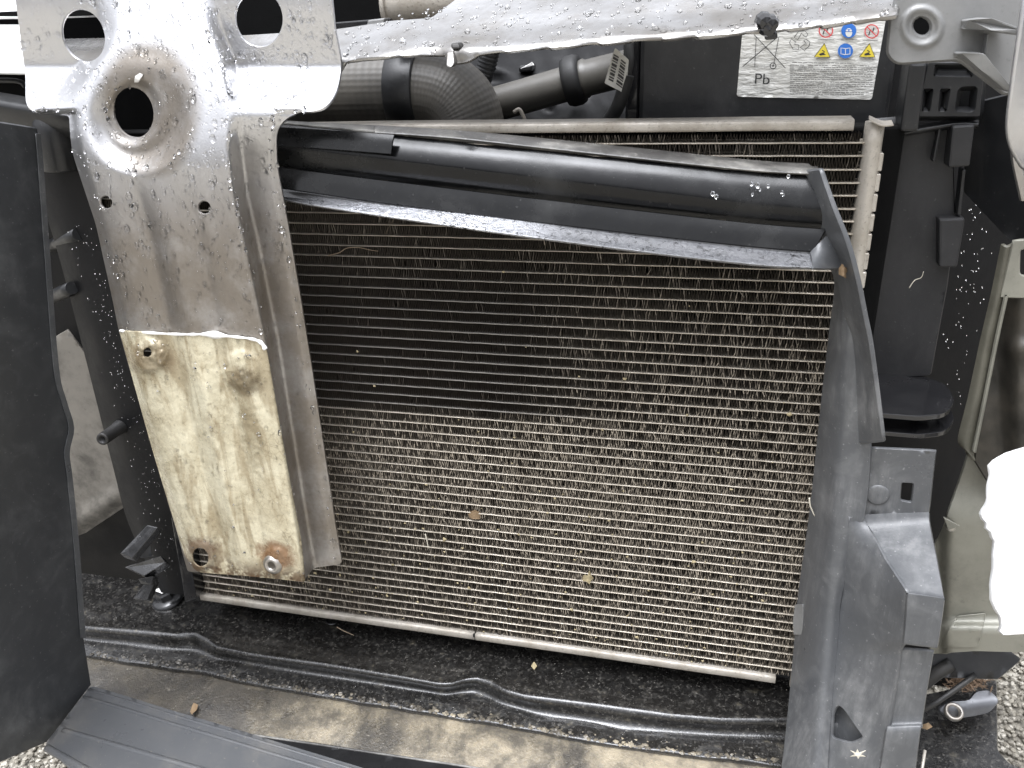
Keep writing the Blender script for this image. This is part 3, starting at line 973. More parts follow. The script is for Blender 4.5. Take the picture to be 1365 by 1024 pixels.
# ================================================================== AIR DUCT FRAME
def crinkle():
    t = NT('wet_crinkled_plastic')
    n1 = t.noise(60, 6, .7, dist=1.5, stretch=(1.2, 1, 1)); v = t.noise(150, 5, .7, dist=2.0)
    x, y, z = t.sep()
    fm = t.math('MULTIPLY', t.ramp(x, .215, .275), t.ramp(x, .44, .36, .22, 1.))       # bright sky reflection painted into the colour along this stretch
    fm = t.math('MULTIPLY', fm, t.ramp(v, .34, .48))
    c = t.mix(t.ramp(v, .6, .75), (.02, .02, .021), (.20, .20, .20))
    c = t.mix(fm, c, (.62, .63, .66))
    t.set(color=c, metal=t.math('MULTIPLY', fm, .75), rough=t.ramp(n1, .35, .7, .10, .30), coat=.8, coatr=.05)
    b = t.bump(v, .55, .0035)
    t.bump(n1, .35, .004, b)
    return t.m
M['crinkle'] = crinkle()
def duct():
    t = thing('air_duct_frame', 'sagging black plastic air duct frame hanging across the radiator', 'duct frame')
    X = [345, 400, 600, 820, 1000, 1078]
    def r(ys, Y, dx=0):
        return [P(x + (dx if i == len(X) - 1 else 0), y, Y - (.0012 * math.sin(i * .8))) for i, (x, y) in enumerate(zip(X, ys))]
    f0 = [r([157, 162, 173, 194, 213, 218], -.012), r([160, 166, 184, 207, 225, 230], -.030, 12)]
    f1 = [r([162, 168, 189, 211, 229, 234], -.0305, 12), r([171, 180, 203, 227, 246, 253], -.0375, 12), r([188, 197, 221, 248, 270, 279], -.0420, 18), r([203, 212, 237, 264, 285, 293], -.0405, 20), r([216, 226, 251, 277, 297, 305], -.0365, 22)]
    f3 = [r([217, 227, 252, 278, 298, 306], -.0412, 22), r([229, 239, 265, 291, 310, 317], -.0440, 16), r([244, 254, 281, 308, 328, 335], -.0468, 6)]
    loft('top_flange', f0, M['dusty_edge'], t, 8, 2, .002)
    loft('upper_face', f1, M['duct_top'], t, 8, 5, .002)
    loft('lower_face', f3, M['duct_top'], t, 8, 5, .002)
    loft('corner_gusset', [[P(1080, 336, -.0465), P(1094, 322, -.043), P(1106, 312, -.038)], [P(1083, 348, -.056), P(1101, 338, -.048), P(1114, 330, -.040)], [P(1084, 357, -.063), P(1104, 358, -.050), P(1124, 356, -.042)]], M['duct'], t, 5, 5, .002)
    lip = [r([244, 254, 281, 308, 328, 335], -.0460, 6), r([248, 258, 284, 312, 333, 340], -.0468, 6), r([264, 272, 298, 328, 349, 354], -.0615, 4), r([266, 275, 301, 331, 352, 357], -.0635, 4)]
    for rw in lip:
        for q_ in (0, 1): rw[q_].y = min(0, rw[q_].y + (.014, .008)[q_])
    loft('wet_lip', lip, M['crinkle'], t, 14, 5, .002)
    a = [[P(x, y + d, -.042) for x, y in ((340, 167), (430, 172), (525, 179))] for d in (1, 9, 24)]
    a[1] = [p + Vector((0, -.003, 0)) for p in a[1]]; a[2] = [p + Vector((0, -.006, 0)) for p in a[2]]
    loft('overlap_plate', a, M['duct_top'], t, 4, 4, .0015)
    # ragged dusty top edge
    E = [[P(x, y + d, Y) for x, y in ((500, 175), (600, 182), (720, 195), (820, 206), (1000, 225), (1090, 230))] for d, Y in ((-8, -.020), (-1, -.0315), (2, -.0335))]
    loft('top_edge', E, M['dusty_edge'], t, 8, 2, .0016)
    # lip standing up along the right side
    lp = [((1070, 230, -.026), (1078, 229, -.034), (1092, 227, -.045)),
          ((1085, 280, -.032), (1095, 278, -.042), (1109, 276, -.054)),
          ((1096, 318, -.034), (1110, 320, -.044), (1128, 325, -.060)),
          ((1110, 350, -.032), (1124, 356, -.044), (1141, 374, -.061)),
          ((1126, 420, -.034), (1136, 421, -.044), (1151, 423, -.061)),
          ((1136, 460, -.036), (1146, 460, -.046), (1158, 458, -.061)),
          ((1138, 520, -.036), (1152, 520, -.048), (1167, 520, -.061)),
          ((1138, 590, -.036), (1156, 590, -.048), (1176, 588, -.061))]
    loft('side_lip', [[P(*q) for q in rw] for rw in lp], M['duct'], t, 5, 5, .0032)
    sd_ = [((1080, 352, -.030), (1098, 350, -.034), (1114, 346, -.036), (1122, 344, -.036)),
           ((1111, 368, -.014), (1119, 368, -.026), (1127, 372, -.034), (1133, 374, -.036)),
           ((1104, 450, -.010), (1117, 450, -.026), (1131, 450, -.036), (1146, 450, -.038)),
           ((1096, 520, -.010), (1111, 520, -.026), (1128, 520, -.037), (1150, 520, -.040)),
           ((1089, 588, -.010), (1105, 588, -.026), (1126, 588, -.038), (1160, 590, -.042)),
           ((1078, 690, -.012), (1096, 690, -.030), (1118, 690, -.045), (1152, 690, -.043)),
           ((1064, 790, -.014), (1083, 790, -.036), (1107, 790, -.052), (1123, 790, -.050)),
           ((1059, 850, -.022), (1078, 850, -.044), (1101, 850, -.060), (1117, 850, -.058)),
           ((1050, 950, -.052), (1070, 950, -.070), (1092, 950, -.082), (1108, 950, -.080)),
           ((1040, 1040, -.082), (1062, 1040, -.095), (1086, 1040, -.105), (1102, 1040, -.102))]
    loft('side_channel', [[P(*q) for q in rw] for rw in sd_], M['duct'], t, 5, 6, .003)
    # worn chip on the inner edge
    loft('worn_edge', [[P(1060, 806, -.018), P(1070, 806, -.026)], [P(1057, 828, -.021), P(1070, 828, -.030)], [P(1058, 846, -.024), P(1068, 846, -.032)]], M['grey_bracket'], t, 3, 4, .001)
    # mounting flange, stepped, with slot
    FL = [((1163, 598), (1247, 602), -.036), ((1158, 640), (1242, 645), -.036), ((1151, 686), (1238, 683), -.036), ((1154, 706), (1239, 700), -.043),
          ((1182, 748), (1248, 745), -.072), ((1208, 786), (1257, 792), -.098), ((1210, 797), (1258, 803), -.102), ((1206, 852), (1250, 858), -.104),
          ((1204, 859), (1248, 864), -.103), ((1201, 866), (1244, 869), -.097), ((1194, 915), (1236, 915), -.099), ((1185, 962), (1229, 960), -.102), ((1182, 976), (1226, 975), -.108), ((1172, 1040), (1218, 1040), -.112)]
    # upper plate as a sheet with the slot, the rest lofted
    up = [(1163, 598), (1247, 602), (1242, 645), (1238, 683), (1151, 686), (1157, 640)]
    slot = rounded([(1201, 643), (1219, 644), (1216, 671), (1199, 668)], 4)
    sheet('mounting_plate', up, yfn(-.036), M['duct'], t, holes=[slot], step=6, th=.003)
    bo = P(1170, 660, -.0365)
    lathe('plate_boss', bo + Vector((0, .001, 0)), bo + Vector((0, -1, 0)), [(0, .0088), (.0014, .0084), (.0018, .0070), (.0016, .0003)], M['duct'], t, 24)
    def seg(a, b, nm, s=False):
        rows = [[P(l[0], l[1], Y), P((l[0] + r_[0]) / 2, (l[1] + r_[1]) / 2, Y - .0004), P(r_[0], r_[1], Y)] for l, r_, Y in FL[a:b]]
        loft(nm, rows, M['duct'], t, 4, 5, .003, sv=True)
    seg(2, 9, 'upper_step'); seg(9, 14, 'lower_step')
    # triangular web between channel and flange
    W = [(1133, 690, -.046), (1151, 690, -.039), (1180, 746, -.072), (1209, 790, -.101), (1206, 856, -.103), (1199, 868, -.098), (1186, 962, -.104), (1172, 1040, -.111), (1096, 1040, -.098), (1103, 950, -.078), (1112, 850, -.055), (1120, 790, -.047)]
    def wy(x, y):
        xl = pw([(690, 1133), (790, 1120), (850, 1112), (950, 1103), (1040, 1096)], y); xr = pw([(690, 1151), (746, 1180), (790, 1209), (856, 1206), (868, 1199), (962, 1186), (1040, 1172)], y)
        yl = pw([(690, -.046), (790, -.047), (850, -.055), (950, -.078), (1040, -.098)], y); yr = pw([(690, -.039), (746, -.072), (790, -.101), (856, -.103), (868, -.098), (962, -.104), (1040, -.111)], y)
        k = min(1, max(0, (x - xl) / max(1, xr - xl)))
        return yl + (yr - yl) * k
    hole = rounded([(1108, 984), (1110, 950), (1116, 939), (1124, 944), (1152, 984), (1135, 992)], 6)
    sheet('side_web', [q[:2] for q in W], yfn(wy), M['duct'], t, holes=[hole], step=7, th=.003)
    sheet('web_recess', rounded([(1096, 930), (1175, 930), (1180, 1010), (1096, 1010)], 4), yfn(lambda x, y: wy(x, y) + .010), M['duct'], t, step=9, th=.002)
    bo = P(1119, 979, -.078)
    lathe('recess_boss', bo + Vector((0, .003, 0)), bo + Vector((-.1, -1, .3)), [(0, .0092), (.003, .0088), (.0034, .0074), (.0032, .0003)], M['duct'], t, 24)
    return t
duct()

# ================================================================== SILVER LATCH BRACKET
XL = [(150, 93), (200, 96), (225, 104), (300, 128), (400, 150), (440, 158), (600, 203), (700, 233), (770, 252)]
XR = [(165, 374), (185, 369), (220, 369), (300, 384), (400, 401), (500, 417), (600, 432), (700, 447), (760, 456)]
XS = [(0, 262), (40, 275), (80, 292), (130, 300), (200, 300), (260, 308), (320, 322), (450, 350), (600, 375), (760, 402)]
XE = [(0, 286), (40, 298), (80, 314), (130, 322), (200, 324), (260, 331), (320, 345), (450, 371), (600, 395), (760, 421)]
XP = [(0, 146), (40, 143), (70, 132), (95, 112), (130, 92), (160, 60)]          # left shoulder of the centre panel

def bracket_y(x, y):
    yc = BY
    if y < 225: yc = BY + .037 * ((225 - y) / 225) ** 1.45
    # upper cross plate
    yp = -.077 + .038 * sst(156, 86, y) - .0055 * sst(92, 0, y)
    if y > 152: yp = yc + .018
    # right shoulder: centre panel steps back to the flange / plate
    xs, xe = pw(XS, y), pw(XE, y)
    back = yp if y < 152 else lerp(yp, BY + .018, sst(152, 230, y))
    if y > 152: back = lerp(-.076, BY + .024, sst(152, 240, y))
    if y < 225: back = max(back, yc + .003)
    k = sst(xs, xe, x)
    Y = lerp(yc, back, k)
    if y < 165:
        xp = pw(XP, y)
        kl = sst(xp + 16, xp - 18, x)
        pl = max(yp, yc + .002)
        Y = lerp(Y, pl, kl)
    # left edge rolls back a little
    if y > 150:
        d = x - pw(XL, y)
        Y += .006 * sst(16, 0, d) ** 1.5
        dr = pw(XR, y) - x
        Y += .003 * sst(10, 0, dr)
    # dish round the oval hole
    dx, dy = x - 186, y - 152
    c, s = math.cos(-.18), math.sin(-.18)
    ex, ey = (dx * c - dy * s) / 73, (dx * s + dy * c) / 82
    rr = math.hypot(ex, ey)
    hx, hy = x - 178, y - 150
    hr = math.hypot((hx * c - hy * s) / 28, (hx * s + hy * c) / 35)
    # flat floor of the dish about the hole, steep ring outside, small collar rolling in
    flr = BY + .0165
    dish = sst(1.02, .62, rr)
    Y = lerp(Y, lerp(Y, flr, .72), dish)
    Y += .004 * sst(1.32, 1.0, hr)
    # soft vertical ribs
    if y > 215:
        xl, xr = pw(XL, y), xs
        u = (x - xl) / (xr - xl)
        a = sst(215, 300, y)
        Y += a * (.0022 * math.exp(-((u - .36) / .05) ** 2) - .0022 * math.exp(-((u - .52) / .09) ** 2) + .0014 * math.exp(-((u - .70) / .05) ** 2) - .0012 * math.exp(-((u - .16) / .1) ** 2))
    return Y
def lp_y(x, y):                                    # the cream lower plate, welded on
    Y = bracket_y(x, y) - .0014
    xl, xr = pw(XL, y), pw(XS, y)
    u = (x - xl) / (xr - xl)
    Y -= .0030 * math.exp(-((u - .50) / .07) ** 2) * sst(455, 520, y) * sst(770, 700, y)
    Y += .0007 * math.exp(-((u - .68) / .05) ** 2) * sst(500, 560, y)
    for (cx, cy, r_) in ((198, 474, 24), (321, 492, 26), (366, 752, 22), (267, 742, 20)):
        d = math.hypot(x - cx, y - cy) / r_
        Y -= .0022 * sst(1.15, .75, d)
    Y += noise.noise(Vector((x * .05, y * .03, 3))) * .0005 + noise.noise(Vector((x * .15, y * .12, 6))) * .00028
    for (cx, cy, rx, ry, am) in ((200, 476, 30, 26, .0030), (322, 505, 30, 24, .0018), (336, 585, 20, 75, .0009), (300, 505, 60, 50, .0006), (366, 748, 24, 22, .0012)):
        d = math.hypot((x - cx) / rx, (y - cy) / ry)
        if d < 1: Y -= sst(1.0, .5, d) * am * (.25 + abs(noise.noise(Vector((x * .11, y * .11, cx)))) * 1.3 + .5 * noise.noise(Vector((x * .3, y * .3, cy))))
    Y = min(Y, bracket_y(x, y) - .0004)
    return Y
LP = rounded([(159, 441, 2), (230, 446, 20), (300, 449, 20), (349, 454, 12), (356, 468, 8), (372, 560, 30), (390, 660, 30), (402, 720, 20), (407, 776, 3), (330, 768, 20), (262, 763, 8), (246, 741, 3), (203, 600, 30)], 4)
LP_H = [ell(267, 743, 11, 13, -.3, 18), ell(196, 470, 6, 7, 0, 12), ell(364, 752, 6.5, 7, 0, 14)]
BR_OL = rounded([(19, -12, 2), (34, 100, 6), (34, 142, 14), (52, 152, 6), (92, 154, 5), (95, 200, 18), (128, 300, 10), (150, 400, 10), (158, 440, 8), (203, 600, 10), (233, 700, 10), (250, 762, 4),
                 (330, 767, 10), (404, 776, 4), (418, 757, 5), (456, 752, 6), (447, 700, 10), (432, 600, 10), (417, 500, 10), (401, 400, 10), (384, 300, 10), (369, 220, 14), (368, 172, 18), (388, 152, 14), (432, 146, 14), (450, 122, 16), (455, 84, 10), (446, 40, 10), (441, -12, 2)], 8)
HOLE_OVAL = ell(178, 150, 26.5, 34, -.18, 36)
BR_H = [HOLE_OVAL, ell(141, 270, 8.5, 9.5, -.4, 18), ell(272, 277, 9, 9.5, -.3, 18), ell(345, 25, 32, 38, -.12, 40), ell(111, 47, 28, 36, -.35, 36),
        ell(267, 743, 13, 15, -.3, 16), ell(196, 470, 8, 9, 0, 12), ell(364, 752, 9, 9, 0, 12)]
def bracket():
    t = thing('hood_latch_bracket', 'silver pressed steel bracket with oval hole, beaded with rain, standing before the radiator', 'bracket')
    sheet('bracket_sheet', BR_OL, yfn(bracket_y), M['silver'], t, holes=BR_H, step=4.2, th=.0022)
    sheet('lower_plate', LP, yfn(lp_y), M['cream'], t, holes=LP_H, step=2.8, th=.0012)
    # white sealant bead along the top edge of the plate
    pth = []
    top = [(160, 441), (200, 444), (240, 446), (262, 446), (280, 446), (310, 449), (335, 452), (348, 457), (354, 466)]
    tube('sealant_bead', [P(x, y, lp_y(x, y + 3) - .0004) for x, y in top], lambda u: .0011 + .0022 * math.exp(-((u - .52) / .05) ** 2) + .0007 * sst(.7, .95, u) + .0003 * math.sin(u * 60), M['sealant'], t, 10, 6)
    # weld nuts
    def nut(px, py, mat, r_, hollow):
        c = P(px, py, lp_y(px, py) + .0006)
        d = Vector((.0, -1, .12)).normalized()
        lathe('weld_nut', c, c + d, [(0, r_ * 1.35), (.0014, r_ * 1.3), (.0022, r_ * 1.1), (.0034, r_), (.0038, r_ * .86), (.0034, hollow * 1.15), (.002, hollow), (-.008, hollow * .96), (-.009, .0002)], mat, t, 20)
    nut(364, 752, M['steel'], .0070, .0036)
    # torn label scrap above the oval hole
    sheet('paper_scrap', [(180, 102), (186, 98), (190, 100), (184, 110), (179, 110)], yfn(lambda x, y: bracket_y(x, y) - .0012), M['sealant'], t, step=4, th=.0008)
bracket()

# ================================================================== UPPER CROSSMEMBER
def cross_y(x, y):
    lo = pw([(60, 95), (455, 84), (560, 73), (640, 72), (850, 55), (1020, 43), (1190, 23), (1300, 10)], x)
    h = lo - y                                             # pixels above the lower edge
    base = pw([(60, -.030), (455, -.030), (850, -.036), (1190, -.050)], x)
    Y = base + .026 * sst(-6, 30, h) + .0009 * max(0, h - 22) + .006 * sst(5, -3, h)
    Y += noise.noise(Vector((x * .012, y * .03, 0))) * .003
    Y -= .006 * math.exp(-((x - 606) / 13) ** 2) * sst(30, 5, h)
    return Y
def crossmember():
    t = thing('upper_crossmember', 'wet silver upper crossmember spanning the top above hoses and battery', 'crossmember')
    ol = rounded([(70, 52), (330, 47), (440, 40), (470, 36), (520, 28), (575, 24), (640, -25), (1205, -25), (1195, 20), (1100, 33), (1035, 40), (1012, 46), (990, 44), (850, 55), (700, 66), (640, 73), (622, 83), (604, 85), (592, 74), (560, 73), (480, 77), (462, 82), (452, 96), (450, 118), (440, 124), (410, 105), (70, 98)], 5)
    sheet('crossmember_sheet', ol, yfn(cross_y), M['cross'], t, step=6, th=.003)
    # welded lug and black rubber stop
    c = P(598, 83, -.040)
    prism('weld_lug', [P(595, 70, -.034), P(604, 68, -.034), P(605, 86, -.042), P(600, 91, -.044), (P(594, 88, -.042))], Vector((0, .01, 0)), M['cross'], t, .0012)
    prism('weld_lug', [P(600, 58, -.031), P(611, 57, -.031), P(613, 65, -.033), P(601, 66, -.033)], Vector((0, .012, 0)), M['stud'], t, .0015)
    for k, (px, py, s) in enumerate(((1022, 27, .0055), (1030, 30, .0055), (1026, 36, .0052))):
        q = P(px, py, -.046)
        lathe('rubber_stop', q + Vector((-.002, .004, 0)), q + Vector((.2, -1, -.2)), [(0, s), (.005, s * .95), (.009, s * .7), (.010, .0003)], M['black_gloss'], t, 9, False)
    prism('rubber_foot', [P(1019, 44, -.042), P(1036, 42, -.042), P(1037, 52, -.042), P(1020, 54, -.042)], Vector((0, .01, 0)), M['black_gloss'], t, .0012)
    ox = [(517, 4), (540, 2), (600, -4)]
    q = thing('intake_pipe', 'tan stained metal pipe at the top behind the crossmember', 'pipe')
    tube('pipe_body', [P(520, 5, .07), P(560, 2, .07), P(640, -6, .07)], .0165, M['rail'], q, 20, 4)
    tube('pipe_lip', [P(517, 5, .07), P(522, 5, .07)], .019, M['rail'], q, 20, 2)
    d = thing('bonnet_hinge_clip', 'small grey clip beside the bracket plate at the top', 'clip')
    prism('clip_block', [P(490, 27, .02), P(513, 24, .02), P(509, 36, .02), P(488, 39, .02)], Vector((0, .01, 0)), M['grey_bracket'], d, .001)
    prism('clip_rail', [P(446, 30, .03), P(520, 24, .03), P(520, 32, .03), P(446, 40, .03)], Vector((0, .006, 0)), M['black_gloss'], d, .001)
crossmember()

# ================================================================== ENGINE BAY: HOSES, CABLES, BATTERY
def hoses():
    t = thing('coolant_hose', 'thick woven textured coolant hose curving down behind the crossmember', 'hose')
    hp = [P(400, 124, .095), P(480, 122, .095), P(560, 122, .095), P(598, 131, .095), P(618, 160, .095), P(622, 215, .095)]
    tube('hose_body', hp, .0345, M['hose'], t, 40, 10, True, True)
    a, b = P(530, 122, .095), P(566, 122, .095)
    ax = (b - a).normalized()
    L = (b - a).length
    lathe('clamp_band', a, b, [(0, .0345), (0, .0368), (.001, .0374), (L - .001, .0374), (L, .0368), (L, .0345)], M['black'], t, 40)
    p = thing('coolant_pipe', 'dusty brown grey coolant pipe running right from the hose', 'pipe')
    tube('pipe_body', [P(610, 153, .13), P(700, 128, .13), P(775, 106, .13)], .0148, M['pipe'], p, 24, 5)
    a, b = P(757, 110, .13), P(800, 98, .13)
    d = (b - a).normalized()
    lathe('clip_ring', a, b, [(-.002, .0148), (-.002, .0195), (.002, .0212), (.009, .0212), (.013, .0195), (.013, .0148)], M['rubber'], p, 24)
    lathe('pipe_socket', P(775, 106, .13), P(840, 90, .13), [(0, .0155), (.004, .0165), (.006, .0150), (.05, .0148), (.05, .0003)], M['pipe'], p, 24)
    q = thing('braided_conduit', 'black ribbed conduit rising behind the coolant hose', 'conduit')
    def rr(u): return .0088 + .0007 * math.sin(u * 110)
    tube('conduit_body', [P(630, 130, .15), P(645, 100, .15), P(655, 60, .15)], rr, M['black'], q, 16, 24)
    e = thing('engine_cover', 'black engine cover with wet glints below the coolant pipe', 'engine cover')
    def ey(x, y): return .24 + noise.noise(Vector((x * .03, y * .05, 1))) * .02 - .0012 * (y - 70)
    sheet('cover_sheet', [(440, 40), (850, 40), (850, 200), (440, 200)], yfn(ey), M['black_deep'], e, step=8, th=.003)
    for k, (x, y, s) in enumerate(((700, 92, 9), (735, 140, 7), (770, 148, 8))):
        prism('cover_lug', [P(x - s, y - 4, .20), P(x + s, y - 6, .20), P(x + s, y + 4, .20), P(x - s, y + 5, .20)], Vector((0, .02, 0)), M['black_gloss'], e, .002)
    prism('foil_scrap', [P(693, 92, .19), P(709, 83, .19), P(712, 87, .19)], Vector((0, .002, 0)), M['sealant'], e, .0003)
    s = thing('spring_clip', 'small pale bent spring clip above the radiator rail', 'spring clip')
    tube('clip_wire', [P(685, 150, .06), P(692, 146, .06), P(697, 154, .06), P(702, 166, .06)], .0016, M['rail'], s, 8, 4)
    c = thing('tagged_cable', 'black cable carrying a white barcode tag beside the battery', 'cable')
    tube('cable_sheath', [P(836, 100, .05), P(830, 124, .05), P(822, 145, .052), P(806, 168, .06)], .0055, M['rubber'], c, 14, 6)
    tube('cable_sheath', [P(838, 58, .062), P(838, 84, .056), P(834, 104, .054)], .004, M['rubber'], c, 12, 5)
    TG = [(820, 64), (838, 80), (834, 128), (828, 122), (806, 111)]
    o = sheet('barcode_tag', rounded(TG, 2), plane_fn(P(820, 64, .040), P(838, 80, .044), P(806, 111, .040)), M['paper'], c, step=6, th=.0005)
    fn = plane_fn(P(820, 64, .0393), P(838, 80, .0433), P(806, 111, .0393))
    def st(p0, p1, p2, p3, ks):
        u = 0
        for wd, gap in ks:
            v0, v1 = u, u + wd
            a, b = Vector(p0).lerp(Vector(p1), v0), Vector(p0).lerp(Vector(p1), v1)
            d, e_ = Vector(p3).lerp(Vector(p2), v0), Vector(p3).lerp(Vector(p2), v1)
            prism('printed_bar', [fn(*a), fn(*b), fn(*e_), fn(*d)], Vector((0, .0004, 0)), M['ink'], o, 0)
            u += wd + gap
    bars = [(.05, .04), (.09, .04), (.04, .06), (.1, .04), (.05, .05), (.06, .04), (.1, .05), (.05, .04), (.06, .05)]
    st((818, 72), (811, 108), (817, 111), (825, 76), bars)
    st((828, 79), (821, 113), (829, 119), (834, 84), bars[::-1])
hoses()

BATY = .070
def battery():
    t = thing('car_battery', 'black car battery with a white warning label behind the radiator top', 'battery')
    a, b = P(853, 100, BATY), P(1192, 100, BATY)
    box('case', (a.x, BATY, .36), (b.x, BATY + .17, .573), M['black'], t, .003)
    box('case_post', (a.x - .012, BATY + .008, .36), (a.x - .001, BATY + .03, .560), M['black_gloss'], t, .002)
    y0 = BATY - .0006
    LO = rounded([(990, 40), (1181, 24), (1162, 133), (982, 129)], 4)
    lab = sheet('warning_label', LO, yfn(lambda x, y: y0 - .0002 + .0002 * noise.noise(Vector((x * .1, y * .3, 0)))), M['paper'], t, step=5, th=.0004)
    Y1 = y0 - .0012
    def strip(name, pts, wd, mat, Y=Y1, closed=False):
        n = len(pts)
        V, Fc = [], []
        ps = [Vector(p) for p in pts]
        for i, p in enumerate(ps):
            a_ = ps[i - 1] if (i or closed) else p
            c_ = ps[(i + 1) % n] if (i < n - 1 or closed) else p
            d = (c_ - a_)
            d = d.normalized() if d.length else Vector((1, 0))
            nn = Vector((-d.y, d.x)) * wd * .5
            V += [P(*(p + nn), Y), P(*(p - nn), Y)]
        for i in range(n if closed else n - 1):
            j = (i + 1) % n
            Fc.append((2 * i, 2 * i + 1, 2 * j + 1, 2 * j))
        return from_py(name, V, Fc, mat, lab, False)
    def poly(name, pts, mat, Y=Y1):
        return from_py(name, [P(*p, Y) for p in pts], [tuple(range(len(pts)))], mat, lab, False)
    # crossed-out bin
    strip('printed_bin', [(1008, 50), (1006, 89), (1031, 88), (1038, 50)], .8, M['ink'])
    strip('printed_cross', [(990, 89), (1036, 50)], 1.1, M['ink'], Y1 - .0001)
    strip('printed_cross', [(1005, 46), (1047, 91)], 1.1, M['ink'], Y1 - .0001)
    strip('printed_wheel', ell(1030.5, 88, 4, 4, 0, 16), 1.1, M['ink'], Y1 - .0002, True)
    poly('printed_hub', ell(1030.5, 88, 1.3, 1.3, 0, 10), M['ink'], Y1 - .0003)
    # recycling arrows
    for ar in ([(1058.5, 50.2), (1064.5, 42), (1073.5, 41.5), (1077, 46), (1074.5, 49.5), (1071.5, 48), (1068.7, 44), (1063.5, 53)],
               [(1052.3, 57), (1055, 52), (1061, 56.3), (1058.2, 58.7), (1065, 60.3), (1064.5, 66), (1057, 65.5)],
               [(1074.5, 52.3), (1079.8, 56.3), (1078.3, 62), (1073, 66.2), (1073, 68), (1066.8, 63.3), (1073, 58.5), (1073.2, 60.3), (1075, 59), (1071.5, 54)]):
        strip('recycling_arrow', ar, .9, M['ink'], Y1, True)
    # signs
    def ring(cx, cy, kind):
        if kind == 'ban':
            strip('ban_ring', ell(cx, cy, 9, 8.8, -.3, 22), 1.5, M['ink_red'], Y1, True)
            strip('ban_bar', [(cx - 6, cy - 6), (cx + 6, cy + 6)], 1.5, M['ink_red'], Y1 - .0001)
            strip('ban_figure', [(cx - 4, cy + 5), (cx - 2, cy - 1), (cx + 1, cy + 2), (cx + 3, cy - 5)], 1.6, M['ink'], Y1 - .00005)
        else:
            poly('sign_disc', ell(cx, cy, 10.2, 9.8, -.4, 24), M['ink_blue'])
            if kind == 'goggles':
                poly('sign_face', ell(cx, cy + 2.5, 4.6, 6, 0, 14), M['ink_white'], Y1 - .0001)
                poly('sign_goggles', [(cx - 5, cy - 2), (cx + 5, cy - 2), (cx + 5, cy + 1.5), (cx - 5, cy + 1.5)], M['ink_blue'], Y1 - .0002)
                for s in (-1, 1): poly('sign_lens', ell(cx + s * 2.4, cy - .3, 1.8, 1.3, 0, 10), M['ink_white'], Y1 - .0003)
            else:
                strip('sign_book', [(cx - 6, cy - 4), (cx, cy - 3), (cx + 6, cy - 4), (cx + 6, cy + 4), (cx, cy + 5), (cx - 6, cy + 4)], 1.1, M['ink_white'], Y1 - .0001, True)
                strip('sign_book_spine', [(cx, cy - 3), (cx, cy + 5)], 1, M['ink_white'], Y1 - .0002)
    ring(1101, 41, 'ban'); ring(1131.5, 41, 'goggles'); ring(1162, 42, 'ban'); ring(1127, 68, 'book')
    for (x, y) in ((1096, 69), (1156, 69)):
        T = [(x + 3, y - 11), (x + 10.5, y + 7.5), (x - 10.5, y + 7)]
        poly('warning_triangle', T, M['ink_yel'])
        strip('warning_border', T, 1.2, M['ink'], Y1 - .0001, True)
        poly('warning_mark', [(x - 4, y + 3), (x + 1, y + 1), (x + 5, y + 4), (x - 3, y + 5)], M['ink'], Y1 - .0001)
        strip('warning_mark', [(x, y - 2), (x + 3, y), (x + 2, y + 2)], 1.2, M['ink'], Y1 - .0001)
    # Pb
    cu = bpy.data.curves.new('chemical_symbol', 'FONT')
    cu.body = 'Pb'; cu.size = 1
    tmp = bpy.data.objects.new('tmp_text', cu)
    COL.objects.link(tmp)
    bpy.context.view_layer.update()
    me = bpy.data.meshes.new_from_object(tmp.evaluated_get(bpy.context.evaluated_depsgraph_get()))
    bpy.data.objects.remove(tmp)
    for v in me.vertices:
        u, w_ = v.co.x, v.co.y
        v.co = P(1004.5 + u * 21.5 + w_ * 1.5, 111.5 - w_ * 20 + u * 1.2, Y1)
    me.name = 'chemical_symbol'
    link('chemical_symbol', me, M['ink'], lab)
    # fine print: rows of word-like dashes, one object per line
    lr = random.Random(11)
    y = 83.0
    k = 0
    while y < 127:
        V, Fc = [], []
        x = 1053 + (3 if k == 0 else 0)
        xe = 1168 - (y - 80) * .17 - lr.choice((0, 0, 3, 30, 8))
        while x < xe:
            wl = lr.uniform(2, 7)
            if lr.random() < .95:
                b = len(V)
                x2 = min(x + wl, xe)
                V += [P(q, r_ + (q - 1053) * .012, Y1) for q, r_ in ((x, y), (x2, y), (x2, y + 1.0), (x, y + 1.0))]
                Fc.append((b, b + 1, b + 2, b + 3))
            x += wl + 1
        from_py('fine_print', V, Fc, M['ink_grey'], lab, False)
        y += 2.55 if k % 4 else 3.4
        k += 1
    for (x0, x1, yy) in ((1090, 1112, 53), (1121, 1143, 53), (1150, 1170, 54), (1088, 1108, 79), (1114, 1140, 80), (1146, 1168, 79)):
        strip('caption_line', [(x0, yy), (x1, yy)], .8, M['ink_grey'])
battery()

